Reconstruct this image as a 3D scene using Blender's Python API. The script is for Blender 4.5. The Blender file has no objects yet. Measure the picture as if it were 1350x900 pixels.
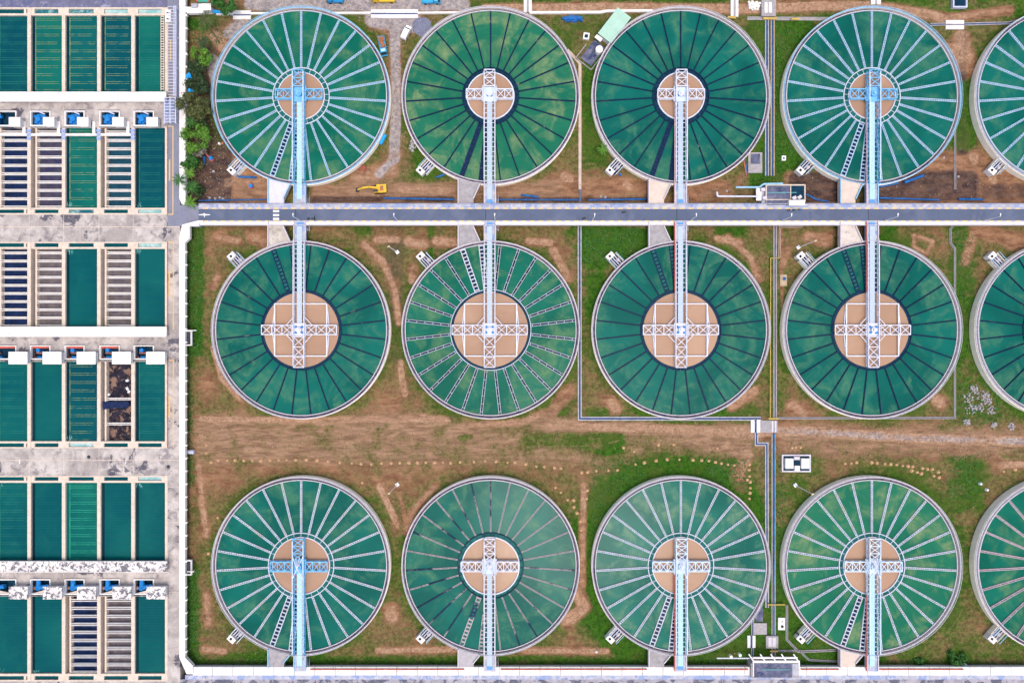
import bpy, math, random
import numpy as np
from mathutils import Vector, Matrix
random.seed(7)
R = math.radians
SC = bpy.context.scene
COL = SC.collection

# ------------------------------------------------------------------ camera, sky, sun, exposure
PX, H, G = 0.25, 225.0, 1.5                       # metres of ground per photo pixel, height of the drone
cam = bpy.data.objects.new('camera', bpy.data.cameras.new('camera'))
COL.objects.link(cam)
cam.location = (0, 0, H)
cam.data.sensor_width = 36
cam.data.lens = 36 * H / (1350 * PX)
cam.data.clip_start, cam.data.clip_end = 1, 6000
SC.camera = cam
SUN = Vector((18.4, -52, 221)).normalized()
world = bpy.data.worlds.new('World'); SC.world = world; world.use_nodes = True
wn = world.node_tree.nodes
sky = wn.new('ShaderNodeTexSky'); sky.sky_type = 'NISHITA'; sky.sun_disc = False
sky.sun_elevation = math.asin(SUN.z); sky.sun_rotation = math.atan2(SUN.x, SUN.y)
sky.air_density = 1.0; sky.dust_density = 5.0
world.node_tree.links.new(sky.outputs[0], wn['Background'].inputs[0])
wn['Background'].inputs[1].default_value = 0.15
sl = bpy.data.lights.new('sun', 'SUN'); sl.energy = 0.65; sl.angle = R(15); sl.color = (1, .93, .82)
so = bpy.data.objects.new('sun', sl); COL.objects.link(so); so.rotation_euler = SUN.to_track_quat('Z', 'Y').to_euler()
so.location = (0, 0, 300)
SC.view_settings.view_transform = 'Standard'
SC.view_settings.look = 'None'
SC.view_settings.exposure = 0.62
SC.view_settings.gamma = 1

# ------------------------------------------------------------------ helpers
def W(px, py, z=0.0):
    f = (H - z) / H
    return ((px - 675) * PX * f, (450 - py) * PX * f, z)

class MB:
    def __init__(s): s.v = []; s.f = []; s.k = 0
    def add(s, vs, fs):
        b = len(s.v); s.v += [tuple(p) for p in vs]; s.f += [tuple(b + i for i in q) for q in fs]; return s
    BF = [(3, 2, 1, 0), (4, 5, 6, 7), (0, 1, 5, 4), (1, 2, 6, 5), (2, 3, 7, 6), (3, 0, 4, 7)]
    def box(s, x0, x1, y0, y1, z0, z1):
        if x0 > x1: x0, x1 = x1, x0
        if y0 > y1: y0, y1 = y1, y0
        return s.add([(x0, y0, z0), (x1, y0, z0), (x1, y1, z0), (x0, y1, z0), (x0, y0, z1), (x1, y0, z1), (x1, y1, z1), (x0, y1, z1)], s.BF)
    def pbox(s, a, b, c, d, z0, z1):                 # photo pixel rectangle of the top face
        x0, y0, _ = W(a, d, z1); x1, y1, _ = W(b, c, z1)
        return s.box(x0, x1, y0, y1, z0, z1)
    def obox(s, cx, cy, lx, ly, z0, z1, ang):
        c, n = math.cos(ang), math.sin(ang)
        P = [(cx + c * x - n * y, cy + n * x + c * y) for x, y in ((-lx/2, -ly/2), (lx/2, -ly/2), (lx/2, ly/2), (-lx/2, ly/2))]
        return s.add([(x, y, z0) for x, y in P] + [(x, y, z1) for x, y in P], s.BF)
    def prism(s, poly, z0, z1):
        a = sum(poly[i][0] * poly[(i+1) % len(poly)][1] - poly[(i+1) % len(poly)][0] * poly[i][1] for i in range(len(poly)))
        if a < 0: poly = poly[::-1]
        n = len(poly)
        return s.add([(p[0], p[1], z0) for p in poly] + [(p[0], p[1], z1) for p in poly],
                     [tuple(range(n - 1, -1, -1)), tuple(range(n, 2*n))] + [(i, (i+1) % n, n + (i+1) % n, n + i) for i in range(n)])
    def bar(s, p, q, w, h=None):
        h = h or w; s.k += 1; j = (s.k % 9) * .0023
        p, q = Vector(p), Vector(q); p.z += j; q.z += j
        d = (q - p).normalized(); up = Vector((0, 0, 1))
        if abs(d.z) > .97: up = Vector((0, 1, 0))
        a = d.cross(up).normalized() * w / 2; b = a.cross(d).normalized() * h / 2
        return s.add([p - a - b, p + a - b, p + a + b, p - a + b, q - a - b, q + a - b, q + a + b, q - a + b],
                     [(0, 1, 2, 3), (7, 6, 5, 4), (4, 5, 1, 0), (5, 6, 2, 1), (6, 7, 3, 2), (7, 4, 0, 3)])
    def path(s, pts, w, h=None):
        for p, q in zip(pts, pts[1:]): s.bar(p, q, w, h)
        return s
    def tube(s, p, q, r0, r1=None, n=8):
        r1 = r0 if r1 is None else r1
        p, q = Vector(p), Vector(q); d = (q - p).normalized()
        u = Vector((0, 0, 1)) if abs(d.z) < .95 else Vector((0, 1, 0))
        a = d.cross(u).normalized(); b = a.cross(d)
        vs = [p + (a * math.cos(t) + b * math.sin(t)) * r0 for t in (2*math.pi*i/n for i in range(n))] + \
             [q + (a * math.cos(t) + b * math.sin(t)) * r1 for t in (2*math.pi*i/n for i in range(n))]
        return s.add(vs, [(i, (i+1) % n, n + (i+1) % n, n + i) for i in range(n)] + [tuple(range(n-1, -1, -1)), tuple(range(n, 2*n))])
    def ring(s, r0, r1, z0, z1, n=128, cx=0, cy=0, a0=0, a1=2*math.pi):
        full = a1 - a0 > 6.28
        m = n if full else n + 1
        b = len(s.v)
        for i in range(m):
            t = a0 + (a1 - a0) * i / n; c, d = math.cos(t), math.sin(t)
            s.v += [(cx + c*r0, cy + d*r0, z0), (cx + c*r1, cy + d*r1, z0), (cx + c*r1, cy + d*r1, z1), (cx + c*r0, cy + d*r0, z1)]
        for i in range(n):
            p, q = b + 4*i, b + 4*((i + 1) % m)
            for k in range(4): s.f.append((p + k, q + k, q + (k+1) % 4, p + (k+1) % 4))
        return s
    def disc(s, r, z, n=96, cx=0, cy=0, z0=None):
        if z0 is None:
            return s.add([(cx + r*math.cos(2*math.pi*i/n), cy + r*math.sin(2*math.pi*i/n), z) for i in range(n)], [tuple(range(n))])
        return s.prism([(cx + r*math.cos(2*math.pi*i/n), cy + r*math.sin(2*math.pi*i/n)) for i in range(n)], z0, z)
    def mesh(s, name, m):
        me = bpy.data.meshes.new(name); me.from_pydata(s.v, [], s.f); me.update()
        if m: me.materials.append(m)
        return me
    def build(s, name, m, parent=None, local=False, label=None):
        if parent is not None and not local:
            o = tuple(parent.location); s.v = [(x - o[0], y - o[1], z - o[2]) for x, y, z in s.v]
        return put(name, s.mesh(name, m), parent, label)

def put(name, me, parent=None, label=None, loc=(0, 0, 0), rz=0):
    o = bpy.data.objects.new(name, me); COL.objects.link(o); o.parent = parent
    o.location = loc; o.rotation_euler.z = rz
    if label: o['label'] = label
    return o
def thing(name, label, cat, loc=(0, 0, 0), rz=0, group=None):
    o = bpy.data.objects.new(name, None); COL.objects.link(o); o.location = loc; o.rotation_euler.z = rz
    o['label'] = label; o['category'] = cat
    if group: o['group'] = group
    return o
def tag(o, label, cat, group=None):
    o['label'] = label; o['category'] = cat
    if group: o['group'] = group
    return o
def struct(o, kind='structure'): o['kind'] = kind; return o
def copy_tree(src, loc, rz=0, label=None, parent=None, scale=None):
    c = src.copy(); COL.objects.link(c); c.parent = parent
    if parent is None:
        c.location = loc; c.rotation_euler.z = rz
        if label: c['label'] = label
        if scale: c.scale = scale
    for ch in list(src.children): copy_tree(ch, None, parent=c)
    return c

# ------------------------------------------------------------------ materials
def nd(t, ty, **kw):
    n = t.nodes.new(ty)
    for k, v in kw.items():
        if hasattr(n, k): setattr(n, k, v)
        else: n.inputs[k].default_value = v
    return n
def rgba(c): return (c[0], c[1], c[2], 1)
def mix(t, fac, a, b, mode='MIX'):
    m = nd(t, 'ShaderNodeMix', data_type='RGBA', blend_type=mode)
    for i, x in ((0, fac), (6, a), (7, b)):
        if hasattr(x, 'is_output'): t.links.new(x, m.inputs[i])
        else: m.inputs[i].default_value = x if i == 0 else rgba(x)
    return m.outputs[2]
def noise(t, scale, detail=5, rough=.6, vec=None, dist=0):
    n = nd(t, 'ShaderNodeTexNoise', Scale=scale, Detail=detail, Roughness=rough, Distortion=dist)
    if vec is not None: t.links.new(vec, n.inputs['Vector'])
    return n.outputs[0]
def ramp(t, x, lo, hi, a=0.0, b=1.0):
    m = nd(t, 'ShaderNodeMapRange', interpolation_type='SMOOTHSTEP')
    t.links.new(x, m.inputs[0])
    for i, v in enumerate((lo, hi, a, b)): m.inputs[i + 1].default_value = v
    return m.outputs[0]
def maths(t, op, a, b=None):
    m = nd(t, 'ShaderNodeMath', operation=op)
    for i, x in ((0, a), (1, b)):
        if x is None: continue
        if hasattr(x, 'is_output'): t.links.new(x, m.inputs[i])
        else: m.inputs[i].default_value = x
    return m.outputs[0]
MATS = {}
def newmat(name):
    m = bpy.data.materials.new(name); m.use_nodes = True; t = m.node_tree
    MATS[name] = m
    return m, t, t.nodes['Principled BSDF']
def pos(t, sx=1, sy=1, sz=1):
    g = t.nodes.new('ShaderNodeNewGeometry')
    v = nd(t, 'ShaderNodeVectorMath', operation='MULTIPLY'); v.inputs[1].default_value = (sx, sy, sz)
    t.links.new(g.outputs['Position'], v.inputs[0]); return v.outputs[0]
def M(name, c, rough=.75, var=.12, scale=1.2, stains=(), spec=.08, metal=0, bump=0, bscale=6):
    m, t, b = newmat(name)
    p = pos(t)
    n = noise(t, scale, 6, .62, p)
    out = mix(t, ramp(t, n, .3, .7), [x * (1 - var) for x in c], [min(1, x * (1 + var)) for x in c])
    for sc, lo, hi, col, amt in stains:
        out = mix(t, ramp(t, noise(t, sc, 7, .68, p, .6), lo, hi, 0, amt), out, col)
    t.links.new(out, b.inputs['Base Color'])
    b.inputs['Roughness'].default_value = rough; b.inputs['Specular IOR Level'].default_value = spec; b.inputs['Metallic'].default_value = metal
    if bump:
        bn = nd(t, 'ShaderNodeBump', Strength=bump, Distance=.1); t.links.new(noise(t, bscale, 4, .6, p), bn.inputs['Height']); t.links.new(bn.outputs[0], b.inputs['Normal'])
    return m

DECK = M('deck_concrete', (.46, .415, .39), .85, .2, .35, [(.10, .44, .62, (.25, .22, .215), .75), (.30, .52, .64, (.17, .15, .165), .7), (.05, .5, .6, (.36, .32, .30), .5), (.11, .575, .60, (.055, .055, .085), .85), (1.6, .56, .68, (.56, .50, .45), .6)], bump=.2)
DECKP = M('shaded_purple_deck', (.15, .15, .23), .85, .2, .3, [(.3, .5, .6, (.09, .10, .19), .8), (.2, .55, .62, (.33, .32, .40), .7)])  # shade over the top band, painted into the deck concrete's colour
DECKG = M('grey_deck', (.33, .31, .35), .85, .2, .4, [(.22, .5, .56, (.07, .075, .12), .85), (1.2, .55, .7, (.5, .47, .46), .5)], bump=.2)
WALLB = M('beige_wall_top', (.62, .52, .43), .8, .12, .8, [(.8, .55, .7, (.42, .36, .38), .6), (3, .6, .75, (.2, .18, .2), .5)])
WHITE = M('white_concrete', (.74, .715, .69), .7, .05, .6, [(.25, .48, .64, (.56, .52, .49), .5), (.7, .66, .74, (.35, .33, .36), .4)])
LICHEN = M('lichen_concrete', (.80, .77, .73), .75, .05, .6, [(.09, .44, .58, (.42, .39, .40), .5), (.8, .50, .55, (.10, .095, .12), .9)])
CLEANW = M('clean_white_roof', (.74, .72, .69), .6, .03, .8, [(.9, .61, .66, (.3, .28, .3), .7), (.12, .5, .62, (.62, .57, .54), .6)])
TANKW = M('tank_wall_concrete', (.93, .85, .72), .8, .08, .5, [(.5, .6, .75, (.6, .54, .48), .6), (2, .66, .78, (.35, .32, .3), .4)])
RIMW = M('rim_line', (.56, .53, .58), .7, .08, .7, [(1.5, .6, .7, (.4, .36, .38), .5)])
RIMB = M('rim_blue', (.30, .52, .70), .5, .12, .9)
CHAN = M('channel_floor', (.15, .13, .18), .7, .3, .25, [(.6, .46, .6, (.05, .05, .10), .85), (1.4, .6, .7, (.42, .33, .30), .7)])
LWHITE = M('launder_paint_white', (.50, .55, .63), .6, .14, 1.0, [(.35, .52, .62, (.52, .42, .40), .6), (2.2, .6, .7, (.22, .24, .32), .4)])
LBLUE = M('launder_paint_blue', (.36, .50, .64), .6, .12, 1.0, [(1.5, .58, .7, (.55, .58, .62), .6)])
LDARK = M('launder_dark', (.006, .022, .065), .45, .3, 1.0, [(.25, .64, .7, (.35, .28, .27), .8)])
LMIX = M('launder_rusty', (.008, .024, .075), .5, .3, 1.0, [(.05, .43, .49, (.40, .35, .36), .95)])
LGREY = M('launder_grey', (.36, .31, .34), .6, .15, 1.0, [(1, .55, .65, (.2, .18, .25), .5)])
LTROUGH = M('launder_trough_water', (.006, .02, .06), .3, .3, .8)
NAVY = M('navy_band', (.004, .032, .065), .5, .3, .8)
TEALB = M('teal_band', (.010, .12, .11), .5, .25, .8)
BRW = M('bridge_white', (.62, .64, .73), .5, .06, 1.2, [(1.4, .56, .68, (.45, .43, .50), .6)])
BRB = M('bridge_blue', (.17, .45, .72), .5, .12, 1.0, [(1.2, .55, .68, (.40, .58, .74), .7)])
BRP = M('bridge_pale', (.56, .68, .80), .5, .10, 1.0, [(1.2, .55, .68, (.72, .76, .82), .7)])
DECKB = M('walkway_grating_blue', (.40, .61, .79), .6, .1, 1.5)
DECKW = M('walkway_grating_white', (.42, .51, .62), .6, .08, 1.5)
LIN = M('launder_inside', (.17, .24, .33), .5, .2, 1.0, [(.35, .52, .62, (.26, .21, .22), .6)])
LINB = M('launder_inside_blue', (.13, .27, .38), .5, .2, 1.0)
RED = M('red_pipe', (.50, .11, .08), .5, .15, 1.0)
BLUEM = M('blue_machine', (.02, .20, .55), .4, .25, 1.5)
BLUET = M('blue_tarp', (.02, .32, .72), .5, .15, 1.5)
PIPEB = M('blue_pipe', (.02, .12, .36), .5, .25, .5, [(.6, .56, .66, (.10, .16, .26), .6)])
YEL = M('yellow_pipe', (.50, .36, .10), .5, .15, 1)
BLACK = M('black_void', (.012, .012, .016), .9, .2)
DARKM = M('dark_metal', (.04, .045, .06), .5, .3)
GREYM = M('grey_metal', (.35, .36, .40), .5, .15)
GREYC = M('grey_concrete', (.33, .31, .32), .85, .15, .8, [(.7, .55, .7, (.2, .19, .2), .6)])
ASPH = M('asphalt', (.10, .125, .19), .8, .08, .1, [(.5, .56, .70, (.065, .08, .13), .7), (.09, .50, .64, (.145, .165, .23), .6), (2.2, .64, .68, (.05, .055, .08), .7)], bump=.1, bscale=20)
ASPL = M('worn_asphalt', (.20, .21, .27), .8, .1, .3, [(.4, .55, .7, (.17, .18, .28), .6)], bump=.1, bscale=20)
FOOT = M('pale_footpath', (.41, .42, .49), .8, .16, .5, [(.25, .50, .54, (.20, .29, .52), .75), (.4, .55, .62, (.56, .5, .46), .7), (.9, .6, .64, (.10, .11, .2), .7)])
PAINTW = M('white_paint', (.78, .78, .78), .6, .06, 2)
PAINTY = M('yellow_paint', (.62, .42, .16), .6, .12, 2, [(1.2, .55, .66, (.42, .36, .36), .7)])
FLOORN = M('wet_filter_floor', (.008, .02, .07), .35, .4, .4, [(.3, .58, .7, (.03, .035, .08), .7)])
FLOORT = M('teal_filter_floor', (.010, .055, .09), .3, .3, .3, [(.2, .55, .68, (.03, .07, .07), .7)])
FLOORG = M('grey_filter_floor', (.13, .112, .118), .8, .2, .5, [(.35, .48, .62, (.08, .07, .10), .8), (1.4, .58, .7, (.33, .28, .27), .5)], bump=.3)
FLOORP = M('purple_filter_floor', (.055, .052, .085), .6, .25, .4, [(.3, .5, .66, (.025, .03, .10), .8)])
FLOORD = M('dirty_filter_floor', (.02, .018, .03), .8, .3, .5, [(.45, .5, .6, (.24, .15, .11), .9), (1.5, .62, .68, (.4, .36, .36), .6)], bump=.5)
GULL = M('gullet_concrete', (.36, .31, .29), .85, .2, .6, [(.6, .5, .66, (.17, .15, .17), .7)])
TARPD = M('dark_tarp', (.012, .022, .07), .6, .3, 1)
MOUND = M('sandy_soil', (.50, .31, .17), .95, .15, 3)
TILE = M('blue_tile', (.12, .30, .60), .5, .15, 2)
GREENR = M('pale_green_roof', (.38, .58, .48), .5, .06, .4)
DKROOF = M('stained_dark_roof', (.11, .12, .19), .85, .3, .5, [(.5, .52, .62, (.22, .20, .24), .7), (.3, .55, .62, (.02, .04, .11), .8)])
ORANGE = M('orange_load', (.36, .15, .08), .8, .3, 2)
TRUCKB = M('sky_blue_paint', (.05, .36, .62), .35, .08, 1)
GLASS = M('dark_glass', (.015, .02, .03), .1, .1, 1, spec=.5)
VANW = M('white_paint_body', (.80, .80, .82), .3, .03, 1)
EXY = M('excavator_yellow', (.70, .45, .05), .5, .12, 1)
TYRE = M('black_rubber', (.02, .02, .022), .8, .2)
RUBBLE = M('pale_rubble', (.36, .34, .35), .9, .2, 2, [(1.2, .5, .6, (.3, .27, .3), .6)])
EARTHD = M('dark_earth', (.10, .065, .05), .95, .3, 1)
SKIN = M('bark', (.14, .10, .07), .9, .25, 2)
M('plate_blue', (.26, .36, .68), .5, .1, 1)
LILAC = M('pale_lilac_metal', (.5, .52, .66), .5, .1, 1)

# sloping kerb paint: yellow and pale blocks every 2.9 m along the kerb
def kerbmat():
    m, t, b = newmat('striped_kerb_paint')
    s = nd(t, 'ShaderNodeSeparateXYZ'); t.links.new(pos(t), s.inputs[0])
    w = maths(t, 'FRACT', maths(t, 'MULTIPLY', s.outputs[0], 1 / 2.85))
    st = ramp(t, w, .54, .56)
    wear = ramp(t, noise(t, 1.6, 5, .6, pos(t)), .55, .7, 0, .8)
    c = mix(t, st, (.68, .50, .22), (.34, .36, .48)); c = mix(t, wear, c, (.62, .58, .54))
    t.links.new(c, b.inputs['Base Color']); b.inputs['Roughness'].default_value = .7
    return m
KERB = kerbmat()

def watermat(name, deep, mid, algae, amt, rough=.09, spec=.042, radial=True, sc=.12, bump=.2):
    m, t, b = newmat(name)
    p = pos(t)
    n = noise(t, sc * .5, 3, .5, p, .3)
    c = mix(t, ramp(t, n, .35, .65), deep, mid)
    cloud = ramp(t, noise(t, sc, 6, .62, p, .8), .44, .68)
    fine = ramp(t, noise(t, sc * 4, 5, .6, p, .8), .35, .7, .45, 1)
    f = maths(t, 'MULTIPLY', cloud, fine)
    if radial:
        tc = t.nodes.new('ShaderNodeTexCoord'); ln = nd(t, 'ShaderNodeVectorMath', operation='LENGTH')
        t.links.new(tc.outputs['Object'], ln.inputs[0])
        f = maths(t, 'MULTIPLY', f, ramp(t, ln.outputs['Value'], 9, 21, .3, 1.15))
    f = maths(t, 'MULTIPLY', f, amt)
    c = mix(t, f, c, algae)
    t.links.new(c, b.inputs['Base Color'])
    b.inputs['Roughness'].default_value = rough; b.inputs['Specular IOR Level'].default_value = spec
    bn = nd(t, 'ShaderNodeBump', Strength=bump, Distance=.05); t.links.new(noise(t, 1.1, 4, .6, p, .5), bn.inputs['Height']); t.links.new(bn.outputs[0], b.inputs['Normal'])
    return m
WT_A = watermat('green_settling_water', (.003, .095, .064), (.006, .130, .088), (.09, .20, .095), .9)
WT_B = watermat('algae_settling_water', (.008, .120, .070), (.016, .148, .083), (.15, .235, .11), 1.0)
WT_C = watermat('teal_settling_water', (.003, .085, .070), (.005, .122, .098), (.06, .18, .105), .85)
WT_D = watermat('pale_settling_water', (.005, .095, .074), (.014, .142, .108), (.12, .225, .14), 1.0)  # hazy glare on the third bottom row tank, lightened into its water colour
SAND = watermat('brown_raw_water', (.34, .21, .14), (.385, .24, .16), (.43, .28, .19), .9, .15, .1, False, .05)
FW1 = watermat('teal_filter_water', (.0015, .070, .082), (.003, .092, .092), (.01, .12, .10), .4, .08, .05, False)
FW2 = watermat('blue_filter_water', (.0015, .056, .076), (.002, .074, .086), (.01, .10, .10), .4, .08, .05, False)
FW3 = watermat('green_filter_water', (.003, .095, .085), (.006, .125, .10), (.01, .14, .09), .4, .08, .05, False)
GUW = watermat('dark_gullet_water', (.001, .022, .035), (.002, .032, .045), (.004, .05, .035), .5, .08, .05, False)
CHW = watermat('channel_water', (.01, .11, .15), (.02, .16, .18), (.3, .5, .5), .9, .1, .3, False, .35)
CHF = watermat('foaming_channel_water', (.18, .40, .42), (.35, .52, .52), (.60, .70, .68), 1.2, .3, .3, False, .4)
EDGEY = M('submerged_trough_yellow', (.20, .27, .12), .6, .25, .5, [(.25, .48, .6, (.02, .12, .12), .9)])
EDGEG = M('submerged_trough_green', (.03, .33, .20), .6, .2, .5, [(.25, .5, .62, (.01, .16, .13), .9)])
EDGES = M('submerged_trough_dim', (.003, .088, .088), .5, .1, .5, [(.12, .45, .6, (.0015, .070, .080), .9)])
FOAMM = M('white_foam', (.10, .34, .34), .6, .15, 2, [(1.2, .5, .6, (.3, .5, .48), .7)])
EDGET = M('submerged_trough_faint', (.02, .15, .115), .6, .2, .5, [(.2, .48, .6, (.004, .10, .10), .9)])

# ------------------------------------------------------------------ ground: one sheet to the horizon, soil and grass laid out on it
def ss(x, a, b):
    t = np.clip((x - a) / (b - a), 0, 1); return t * t * (3 - 2 * t)
def seg(X, Y, pts):
    d = np.full(X.shape, 1e9)
    for (ax, ay), (bx, by) in zip(pts, pts[1:]):
        vx, vy = bx - ax, by - ay; L = vx*vx + vy*vy + 1e-9
        u = np.clip(((X - ax) * vx + (Y - ay) * vy) / L, 0, 1)
        d = np.minimum(d, np.hypot(X - ax - u * vx, Y - ay - u * vy))
    return d
def ground():
    step = 1.5
    xs = np.concatenate([[-6000, -3000, -1500, -700, -350, -180], np.arange(-90, 1450, step), [1560, 1800, 2300, 3300, 5000, 7000]])
    ys = np.concatenate([[-6000, -3000, -1400, -600, -250], np.arange(-60, 970, step), [1100, 1500, 2500, 4000, 7000]])
    X, Y = np.meshgrid(xs, ys)
    g = np.full(X.shape, .46); s = np.zeros(X.shape); v = np.zeros(X.shape); dk = np.zeros(X.shape)
    def blob(arr, cx, cy, rx, ry, val, soft=.5):
        d = np.hypot((X - cx) / rx, (Y - cy) / ry); k = 1 - ss(d, 1 - soft, 1 + soft); arr[:] = arr * (1 - k) + val * k
    def rect(arr, a, b, c, d, val, soft=8):
        k = ss(X, a - soft, a + soft) * (1 - ss(X, b - soft, b + soft)) * ss(Y, c - soft, c + soft) * (1 - ss(Y, d - soft, d + soft)); arr[:] = arr * (1 - k) + val * k
    def stroke(arr, pts, w, val, soft=.5):
        k = 1 - ss(seg(X, Y, pts), w * (1 - soft), w * (1 + soft)); arr[:] = arr * (1 - k) + val * k
    # grass
    rect(g, 240, 268, 296, 470, .98, 6); rect(g, 240, 258, 470, 640, .9, 6); rect(g, 240, 262, 740, 885, .92, 8)
    blob(g, 268, 520, 12, 35, .75); blob(g, 247, 612, 8, 12, .95)
    rect(g, 245, 1350, 864, 885, .82, 5); rect(g, 300, 420, 858, 880, .85, 8)
    rect(g, 250, 560, 480, 640, .30, 25); rect(g, 250, 1010, 552, 602, .30, 12)
    rect(g, 440, 780, 590, 640, .36, 12)
    rect(g, 758, 900, 296, 350, .92, 10); rect(g, 768, 800, 330, 420, .85, 10); rect(g, 745, 762, 297, 320, .8, 6); rect(g, 770, 1000, 535, 556, .75, 6)
    blob(g, 800, 585, 32, 20, .88, .4); rect(g, 690, 800, 567, 592, .72, 10); blob(g, 614, 576, 9, 4, .8)
    blob(g, 893, 745, 150, 150, .93, .10); rect(g, 960, 985, 600, 900, .75, 10)
    rect(g, 840, 1010, 862, 884, .95, 5); rect(g, 955, 1140, 780, 884, .92, 10)
    rect(g, 985, 1030, 20, 250, .88, 8); rect(g, 1020, 1075, 22, 110, .86, 10); rect(g, 1020, 1060, 110, 235, .90, 8)
    rect(g, 1080, 1360, -70, 4, .86, 5); rect(g, 1190, 1360, 0, 24, .80, 8); rect(g, 1255, 1290, 30, 215, .85, 8)
    rect(g, 1250, 1290, 296, 480, .80, 8); rect(g, 1255, 1360, 450, 560, .75, 14); rect(g, 1158, 1182, 296, 330, .9, 6)
    rect(g, 1240, 1300, 600, 680, .82, 12); rect(g, 1010, 1080, 590, 690, .72, 14); rect(g, 1130, 1260, 612, 680, .66, 14); rect(g, 1000, 1060, 690, 790, .8, 10)
    rect(g, 1010, 1040, 300, 545, .68, 8); rect(g, 1170, 1350, 680, 880, .62, 16); blob(g, 1262, 868, 16, 12, .98); blob(g, 1212, 874, 14, 8, .95)
    rect(g, 768, 800, 70, 220, .85, 8); rect(g, 725, 800, 20, 70, .62, 10); rect(g, 540, 580, 180, 245, .86, 10); rect(g, 640, 690, 0, 5, .8, 4); rect(g, 700, 970, -70, 7, .85, 3)
    rect(g, 243, 282, 20, 40, .9, 8); rect(g, 480, 505, 20, 50, .72, 8); blob(g, 395, 325, 14, 12, .8); blob(g, 568, 320, 5, 26, .85); blob(g, 478, 302, 12, 8, .85)
    rect(g, 940, 985, 296, 315, .85, 6); rect(g, 985, 1060, 850, 860, .9, 8); rect(g, 710, 740, 480, 545, .55, 8)
    rect(g, 1060, 1130, 200, 240, .6, 8); rect(g, 1020, 1350, 560, 600, .26, 12); blob(g, 320, 225, 16, 12, .85); blob(g, 735, 535, 14, 12, .8)
    for cy_ in (126, 435, 746):  # greener edge round each tank; its dark green also paints the shade halo
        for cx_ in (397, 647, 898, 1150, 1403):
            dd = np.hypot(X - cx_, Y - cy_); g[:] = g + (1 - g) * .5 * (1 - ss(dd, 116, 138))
    # bare wet earth of the trench side of the road
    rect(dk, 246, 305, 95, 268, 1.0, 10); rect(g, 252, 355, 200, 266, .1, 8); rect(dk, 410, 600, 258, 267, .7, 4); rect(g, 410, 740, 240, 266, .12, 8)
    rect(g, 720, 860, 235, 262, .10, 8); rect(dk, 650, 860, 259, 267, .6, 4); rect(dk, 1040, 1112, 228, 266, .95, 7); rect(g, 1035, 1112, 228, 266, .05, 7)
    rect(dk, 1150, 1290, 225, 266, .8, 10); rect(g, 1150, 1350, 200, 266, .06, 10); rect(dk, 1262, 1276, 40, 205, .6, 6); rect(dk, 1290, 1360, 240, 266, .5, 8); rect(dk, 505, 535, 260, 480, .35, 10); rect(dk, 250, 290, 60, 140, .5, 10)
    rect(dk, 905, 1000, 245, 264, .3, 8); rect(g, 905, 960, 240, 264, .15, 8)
    # worn tracks and sandy scrapes
    for pts, w, val in [([(640, 12), (800, 10), (990, 12), (1080, 8), (1150, 8), (1230, 20), (1260, 30)], 6, 1), ([(1268, 50), (1270, 90)], 12, .6), ([(1250, 24), (1330, 14)], 5, .6),
                        ([(265, 552), (420, 554), (590, 553)], 4, .75), ([(610, 562), (690, 556), (715, 545)], 4, .6), ([(500, 640), (512, 665), (524, 692)], 4, .95), ([(480, 322), (505, 345), (520, 380), (526, 425)], 4.5, .75),
                        ([(528, 478), (530, 500), (534, 520)], 4, .9), ([(262, 615), (266, 660), (272, 705)], 4, .75), ([(272, 785), (275, 822)], 4, .75), ([(268, 855), (296, 858)], 4, .8), ([(498, 857), (600, 856)], 4, .8),
                        ([(280, 458), (292, 500), (318, 528)], 3, .8), ([(420, 557), (560, 548)], 3, .5), ([(690, 857), (800, 858)], 4, .7), ([(535, 700), (545, 672), (575, 640)], 4, .55), ([(755, 770), (770, 800), (748, 818)], 8, .75), ([(770, 640), (768, 700), (768, 770)], 4, .65),
                        ([(960, 312), (990, 340), (1000, 368)], 4, .6), ([(945, 314), (975, 320)], 4, .8), ([(1038, 330), (1032, 350)], 4, .5), ([(1065, 312), (1090, 318)], 7, .55), ([(730, 330), (748, 365)], 6, .6), ([(697, 318), (726, 320)], 4.5, .9), ([(1205, 310), (1230, 318), (1222, 335), (1205, 325), (1205, 310)], 2.5, .6),
                        ([(497, 316), (524, 316)], 4.5, .85), ([(538, 318), (560, 322)], 6, .85), ([(575, 318), (600, 320)], 6, .8), ([(288, 312), (314, 318)], 5, .6), ([(332, 312), (350, 320)], 7, .6), ([(286, 365), (282, 378)], 4, .6), ([(545, 355), (543, 370)], 5, .6), ([(515, 805), (517, 812)], 9, .7),
                        ([(745, 233), (750, 237)], 7, .9), ([(825, 243), (830, 246)], 5, .9), ([(1284, 207), (1285, 212)], 7, .8), ([(1308, 235), (1310, 238)], 6, .8), ([(1284, 310), (1272, 345)], 6, .5), ([(1290, 300), (1340, 320)], 9, .4), ([(1236, 528), (1240, 530)], 8, .8), ([(1045, 535), (1060, 545)], 8, .6), ([(965, 535), (995, 515)], 6, .7), ([(805, 530), (812, 538)], 7, .7),
                        ([(960, 569), (1060, 568), (1120, 572), (1220, 578), (1360, 582)], 7, .95), ([(1320, 612), (1350, 612)], 5, .7), ([(720, 560), (860, 565), (1000, 572)], 6, .7), ([(725, 545), (750, 515)], 7, .45), ([(960, 585), (985, 600), (975, 625)], 7, .5), ([(300, 240), (350, 232)], 8, .6), ([(470, 235), (515, 225)], 10, .55), ([(530, 250), (590, 252)], 6, .6), ([(1255, 65), (1275, 75)], 9, .7), ([(285, 48), (293, 60)], 9, .85)]:
        stroke(s, pts, w, val); stroke(g, pts, w * 1.2, .08)
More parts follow.
